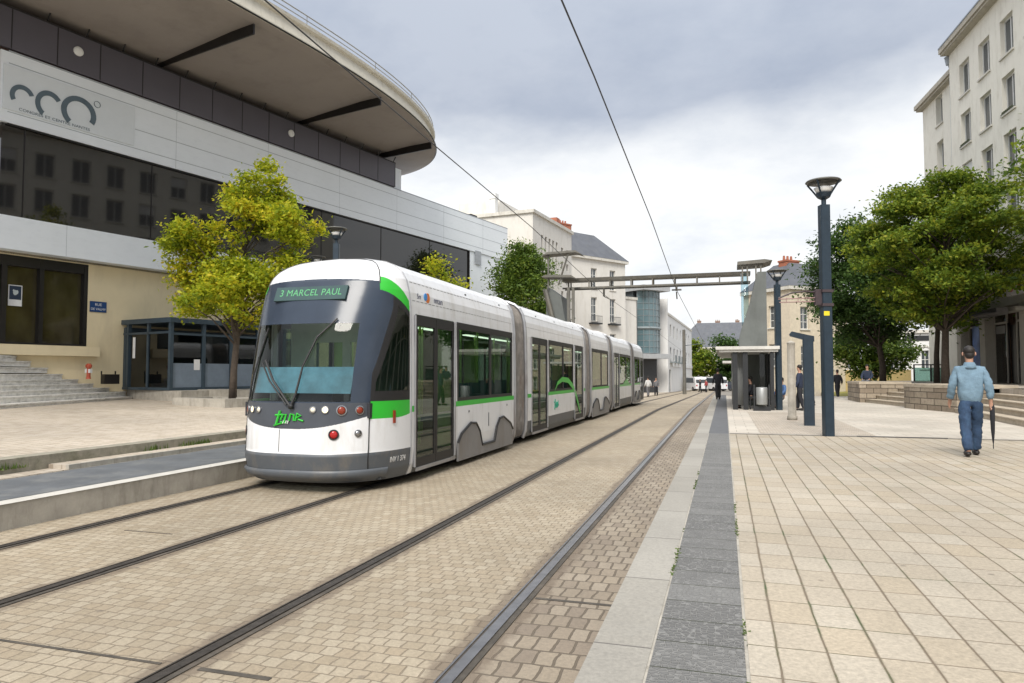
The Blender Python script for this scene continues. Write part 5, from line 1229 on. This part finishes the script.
    # jacket
    Jj = {n: J[n].copy() for n in ('bel', 'che', 'nb', 'shR', 'shL', 'elR', 'elL')}
    hem = V(0, 0, .80 + dz if not sit else .98 + dz); Jj['hem'] = hem
    for n in 'RL': Jj['cu' + n] = J['el' + n].lerp(J['wr' + n], .97)
    jr = dict(hem=(.2, .145), bel=(.198, .135), che=(.198, .135), nb=(.085, .075), shR=.074, shL=.074, elR=.07, elL=.07, cuR=.052, cuL=.052)
    ed = [('hem', 'bel'), ('bel', 'che'), ('che', 'nb')] + [p for n in 'RL' for p in (('che', 'sh' + n), ('sh' + n, 'el' + n), ('el' + n, 'cu' + n))]
    nn_ = list(Jj); ii = {n: i for i, n in enumerate(nn_)}
    skinmesh('jacket', [Jj[n] for n in nn_], [(ii[a], ii[b]) for a, b in ed], [sc_(jr[n]) for n in nn_], top, t, 2, ii['che'])
    Jt = {n: J[n].copy() for n in ('pel', 'hiR', 'hiL', 'knR', 'knL')}; Jt['wst'] = J['pel'] + V(0, 0, .06); 
    for n in 'RL': Jt['cu' + n] = J['kn' + n].lerp(J['an' + n], 1.05)
    tr = dict(wst=(.16, .115), pel=(.165, .12), hiR=.108, hiL=.108, knR=.088, knL=.088, cuR=.08, cuL=.08)
    ed = [('wst', 'pel')] + [p for n in 'RL' for p in (('pel', 'hi' + n), ('hi' + n, 'kn' + n), ('kn' + n, 'cu' + n))]
    nn_ = list(Jt); ii = {n: i for i, n in enumerate(nn_)}
    skinmesh('trousers', [Jt[n] for n in nn_], [(ii[a], ii[b]) for a, b in ed], [sc_(tr[n]) for n in nn_], legs_, t, 2, ii['pel'])
    for n in 'RL':
        a, b = J['an' + n], J['to' + n]; m = MB(); m.mx = Matrix.Translation(((a.x + b.x) / 2, (a.y + b.y) / 2, 0)); m.ball((0, .0, .045 * k + (a.z - .09 * k)), (.055 * k, .15 * k, .05 * k), 10, 6); obj('shoe', m, surf('dark_shoe', (.015, .012, .012), .5), t, True)
    m = MB(); c = J['h1']; m.ball((c.x, c.y - .018 * k, c.z + .018 * k), (.083 * k, .096 * k, .086 * k), 14, 9); m.ball((c.x, c.y - .05 * k, c.z - .05 * k), (.07 * k, .055 * k, .07 * k), 10, 6); obj('hair', m, hair, t, True)
    if detail:
        m = MB()
        for s in (1, -1): m.ball((c.x + s * .088 * k, c.y + .005, c.z - .035 * k), (.014 * k, .022 * k, .034 * k), 8, 6)
        obj('ears', m, skin, t, True).name = 'ear'
    return t, J, k
denim = surf('light_denim', (.15, .235, .31), .85, var=.18, scale=9, bmp=.03, bscale=14, dirt=(.19, .28, .35), dirtscale=(3, 3, 3))
jeans = surf('dark_denim', (.022, .048, .10), .85, var=.35, scale=6, bmp=.03, bscale=9, dirt=(.05, .11, .2), dirtscale=(4, 4, 1.5))
blackc = surf('black_cloth', (.012, .013, .018), .85, var=.3, bmp=.006); navyc = surf('navy_cloth', (.02, .03, .06), .85, var=.3)
greyc = surf('grey_cloth', (.12, .12, .13), .85); whitec = surf('white_cloth', (.5, .5, .5), .85); redc = surf('red_cloth', (.3, .05, .05), .85); bluec = surf('blue_cloth', (.08, .16, .35), .85)
man, Jm, km = person('man in a light denim jacket and blue jeans walking away with a folded black umbrella', (3.83, 13.11, .272), -.15, 1.78, denim, jeans, stride=.16)
# collar, hem and back seams of the jacket
jk = [c for c in man.children if c.name.startswith('jacket')][0]
m = MB(); m.lathe([(.11, 1.42), (.095, 1.46), (.076, 1.51), (.066, 1.52), (.06, 1.5)], 18, (0, -.008, 0)); obj('collar', m, denim, jk, True)
seam = surf('denim_seam', (.06, .11, .17), .85)
def fold(name, mat, par, amp, sc_x):
    for o in man.children:
        if o.name.startswith(name):
            r_ = random.Random(5)
            for v in o.data.vertices:
                p = v.co; n_ = v.normal
                a = math.sin(p.z * 38 + 5 * math.sin(p.x * 9) + p.y * 14) * math.sin(p.x * 15 + p.z * 9 + 1.3) + .6 * math.sin(p.z * 71 + p.x * 33)
                v.co = p + n_ * a * amp
            o.data.update()
fold('jacket', None, None, .0065, 1); fold('trousers', None, None, .0075, 1)

# umbrella in the right hand
hp = Jm['paR']; um = thing('umbrella', 'folded black umbrella carried upright in the right hand of the man in denim', 'umbrella')
um.location = man.matrix_world @ Vector((0, 0, 0)) if False else Vector((3.83, 13.11, .272)) + Matrix.Rotation(-.15, 3, 'Z') @ Vector((hp.x + .015, hp.y + .01, 0))
zt = hp.z
m = MB(); m.lathe([(.004, .20), (.012, .24), (.028, .42), (.036, .66), (.033, .80), (.012, .87)], 12); obj('canopy', m, blackc, um, True)
m = MB(); m.tube([(0, 0, .13), (0, 0, 1.05)], .007, 6); obj('shaft', m, stl, um)
m = MB(); m.tube([(0, 0, zt - .06), (0, 0, zt + .12), (0, 0, zt + .34)], .015, 8); obj('handle', m, surf('black_handle', (.012, .012, .012), .4), um)
person('dark clothed person standing far off on the grey tactile strip', (-.33, 38.2, .272), .1, 1.62, blackc, blackc, detail=False)
person('person in a white top walking past the far white building', *[(pt(648, 60)[0], pt(648, 60)[1], gz(58))], .5, 1.7, whitec, greyc, detail=False)
person('person in black walking on the path beyond the nearest street lamp', (6.38, 45.2, .14), .4, 1.72, blackc, blackc, detail=False)
person('dark clothed person sitting on the square stone block wall', (6.75, 38.2, .80), 2.7, 1.7, navyc, greyc, pose='sit', detail=False)
person('person in black sitting in the shelter beside the litter bin', (.95, 28.6, .27), 1.6, 1.65, blackc, blackc, pose='sit', detail=False)
person('person with an orange bag strap seated behind the shelter lamp', (2.15, 29.5, .27), 2.2, 1.6, bluec, greyc, pose='sit', detail=False)
person('person in a navy jacket waiting behind the pale wooden post', (2.62, 27.5, .272), 1.2, 1.66, navyc, blackc, detail=False)
person('person in grey waiting at the back of the shelter behind the totem', (3.35, 31.5, .272), 2.0, 1.7, whitec, blackc, detail=False)
for i, (px, dp, tc, lb) in enumerate(((706, 92, redc, 'far pedestrian in a red top near the parked vans'), (700, 94, blackc, 'far pedestrian in black near the parked vans'), (656, 66, greyc, 'far pedestrian in grey beside the tram end'))):
    x, y = pt(px, dp); person(lb, (x, y, gz(y)), 1.0 + i, 1.72, tc, blackc, detail=False)
person('driver with dark clothes sitting behind the tram windscreen', (TX - .08, TY + 1.02, .31), math.pi, 1.72, greyc, blackc, pose='sit', detail=False)
t = thing('orange_bag', 'small orange bag on the lap of the person behind the shelter lamp', 'bag', (2.0, 29.15, .8)); m = MB(); m.box(-.12, .12, -.06, .06, 0, .22, .03); m.tube([(-.08, 0, .22), (0, 0, .32), (.08, 0, .22)], .012, 5); obj('pouch', m, surf('orange_cloth', (.55, .14, .03), .8), t)
# ---------------------------------------------------------------- far vehicles
def vehicle(label, x, y, rz, paint, van=True, grp='vehicles parked at the street end'):
    t = thing('parked_van' if van else 'parked_car', label, 'van' if van else 'car', (x, y, gz(y) + .0), rz, grp)
    Lh, Wd, H = (2.4, .95, 2.15) if van else (2.1, .86, 1.45)
    prof = [(-Lh, .35), (-Lh, 1.05 if van else .8), (-Lh + .25, H - .1 if van else .95), (-Lh + .55, H) if van else (-Lh + .7, H), (Lh - 1.5 if van else Lh - 1.6, H), (Lh - .85 if van else Lh - .95, 1.2 if van else .95), (Lh - .1, .95 if van else .8), (Lh, .7), (Lh, .35)]
    m = MB(); m.prismx(prof, -Wd, Wd); obj('body', m, paint, t)
    m = MB(); zt_ = H - .15; zb_ = 1.25 if van else .95
    m.prismx([(-Lh + .6, zb_), (-Lh + .75, zt_), (Lh - 1.6, zt_), (Lh - 1.1, zb_)], -Wd - .01, Wd + .01); obj('window', m, paneg, t)
    m = MB(); m.add([(-Wd + .1, Lh - 1.42, H - .08), (Wd - .1, Lh - 1.42, H - .08), (Wd - .1, Lh - .83, zb_ + .02), (-Wd + .1, Lh - .83, zb_ + .02)], [(0, 1, 2, 3)]) if False else m.box(-Wd + .12, Wd - .12, -Lh - .012, -Lh + .1, zb_, zb_ + .5); obj('rear_window', m, paneg, t)
    for sx in (-1, 1):
        for sy in (-1, 1):
            m = MB(); m.tube([(sx * (Wd - .2), sy * Lh * .62, .33), (sx * (Wd + .02), sy * Lh * .62, .33)], .33, 16); w_ = obj('wheel', m, tblack, t)
            m = MB(); m.tube([(sx * (Wd + .02), sy * Lh * .62, .33), (sx * (Wd + .035), sy * Lh * .62, .33)], .18, 12); obj('rim', m, chrome, w_)
        obj('headlight', MB().box(sx * .6 - .15, sx * .6 + .15, Lh - .02, Lh + .01, .62, .76), wl, t); obj('tail_light', MB().box(sx * .75 - .1, sx * .75 + .1, -Lh - .012, -Lh + .02, .75, 1.0), redl, t)
cw = surf('white_car_paint', (.65, .65, .66), .25); cs = surf('silver_car_paint', (.35, .36, .38), .25, .4); cd = surf('dark_car_paint', (.04, .045, .06), .25)
for i, (px, dp, pa_, va, rz, lb) in enumerate(((694, 108, cw, True, .5, 'white van at the street end, leftmost of the vehicles'), (703, 112, cs, False, 1.4, 'silver car next to the leftmost white van'), (712, 108, cw, True, .7, 'white van behind the red topped pedestrian'), (722, 112, cw, False, 1.5, 'white car left of the shelter at the street end'), (732, 110, cd, False, 1.4, 'dark car near the shelter at the street end'), (742, 112, cw, True, 1.5, 'white van hidden partly behind the shelter'))):
    x, y = pt(px, dp); vehicle(lb, x, y, rz, pa_, va)
# ---------------------------------------------------------------- sky, sun, camera
w = bpy.data.worlds.new('World'); sc.world = w; w.use_nodes = True; nt = w.node_tree; nt.nodes.clear()
SUN_EL, SUN_AZ = 46, 178        # azimuth clockwise from +Y (the direction of the street)
out = nt.nodes.new('ShaderNodeOutputWorld'); bg = nt.nodes.new('ShaderNodeBackground'); bg.inputs['Strength'].default_value = .1
sky = nt.nodes.new('ShaderNodeTexSky'); sky.sky_type = 'NISHITA'; sky.sun_disc = False; sky.sun_elevation = R(SUN_EL); sky.sun_rotation = R(SUN_AZ); sky.altitude = 0; sky.air_density = 1; sky.dust_density = 1.5
tc = nt.nodes.new('ShaderNodeTexCoord'); sp = nt.nodes.new('ShaderNodeSeparateXYZ'); nt.links.new(tc.outputs['Generated'], sp.inputs[0])
# cloud plane coordinates: direction / (height + .12)
den = N(nt, 'ShaderNodeMath', operation='MAXIMUM'); nt.links.new(sp.outputs[2], den.inputs[0]); den.inputs[1].default_value = 0
ad = N(nt, 'ShaderNodeMath', operation='ADD'); nt.links.new(den.outputs[0], ad.inputs[0]); ad.inputs[1].default_value = .22
dv = N(nt, 'ShaderNodeVectorMath', operation='DIVIDE'); nt.links.new(tc.outputs['Generated'], dv.inputs[0]); cb = N(nt, 'ShaderNodeCombineXYZ')
for i in range(3): nt.links.new(ad.outputs[0], cb.inputs[i])
nt.links.new(cb.outputs[0], dv.inputs[1])
n1 = N(nt, 'ShaderNodeTexNoise', Scale=1.1, Detail=6.0, Roughness=.55); n1.noise_dimensions = '3D'
mp = nt.nodes.new('ShaderNodeMapping'); mp.inputs['Location'].default_value = (3.1, 1.7, .4); nt.links.new(dv.outputs[0], mp.inputs[0]); nt.links.new(mp.outputs[0], n1.inputs['Vector'])
# darker blue-grey deck high up, bright white below it
el = N(nt, 'ShaderNodeMath', operation='MULTIPLY_ADD'); nt.links.new(sp.outputs[2], el.inputs[0]); el.inputs[1].default_value = 1.0
nb = N(nt, 'ShaderNodeMath', operation='MULTIPLY_ADD'); nt.links.new(n1.outputs['Fac'], nb.inputs[0]); nb.inputs[1].default_value = .26; nb.inputs[2].default_value = -.13
nt.links.new(nb.outputs[0], el.inputs[2])
deck = ramp(nt, el.outputs[0], [(.0, (6.3, 6.35, 6.45)), (.23, (6.6, 6.65, 6.7)), (.325, (5.6, 5.75, 5.95)), (.39, (3.3, 3.6, 4.2)), (.52, (3.6, 3.95, 4.6)), (.66, (7.2, 7.5, 8.0)), (.9, (11.5, 11.6, 11.8))])
fine = N(nt, 'ShaderNodeTexNoise', Scale=2.6, Detail=8.0, Roughness=.6); nt.links.new(mp.outputs[0], fine.inputs['Vector'])
fr_ = ramp(nt, fine.outputs['Fac'], [(.32, (.90, .92, .95)), (.6, (1.12, 1.11, 1.09))])
deck = mixc(nt, 1.0, deck, fr_, 'MULTIPLY')
cc = mixc(nt, .93, sky.outputs[0], deck); nt.links.new(cc, bg.inputs[0]); nt.links.new(bg.outputs[0], out.inputs[0])
sun = bpy.data.lights.new('sun', 'SUN'); sun.energy = 2.5; sun.angle = R(28); sun.color = (1, .95, .87)
so = bpy.data.objects.new('sun', sun); col.objects.link(so)
az = R(SUN_AZ); dirv = Vector((math.sin(az) * math.cos(R(SUN_EL)), math.cos(az) * math.cos(R(SUN_EL)), math.sin(R(SUN_EL))))
so.rotation_euler = dirv.to_track_quat('Z', 'Y').to_euler()
cam = bpy.data.cameras.new('camera'); co_ = bpy.data.objects.new('camera', cam); col.objects.link(co_)
cam.sensor_width = 36; cam.lens = 700 / 1024 * 36; cam.clip_end = 3000; cam.clip_start = .05
co_.location = (0, 0, 1.6); co_.rotation_euler = (R(90 + 2.658), 0, R(16.866)); sc.camera = co_
vs = sc.view_settings; vs.view_transform = 'Standard'; vs.look = 'None'; vs.exposure = 0.64; vs.gamma = 1; vs.use_curve_mapping = False
sc.cycles.transparent_max_bounces = 24; sc.cycles.max_bounces = 8
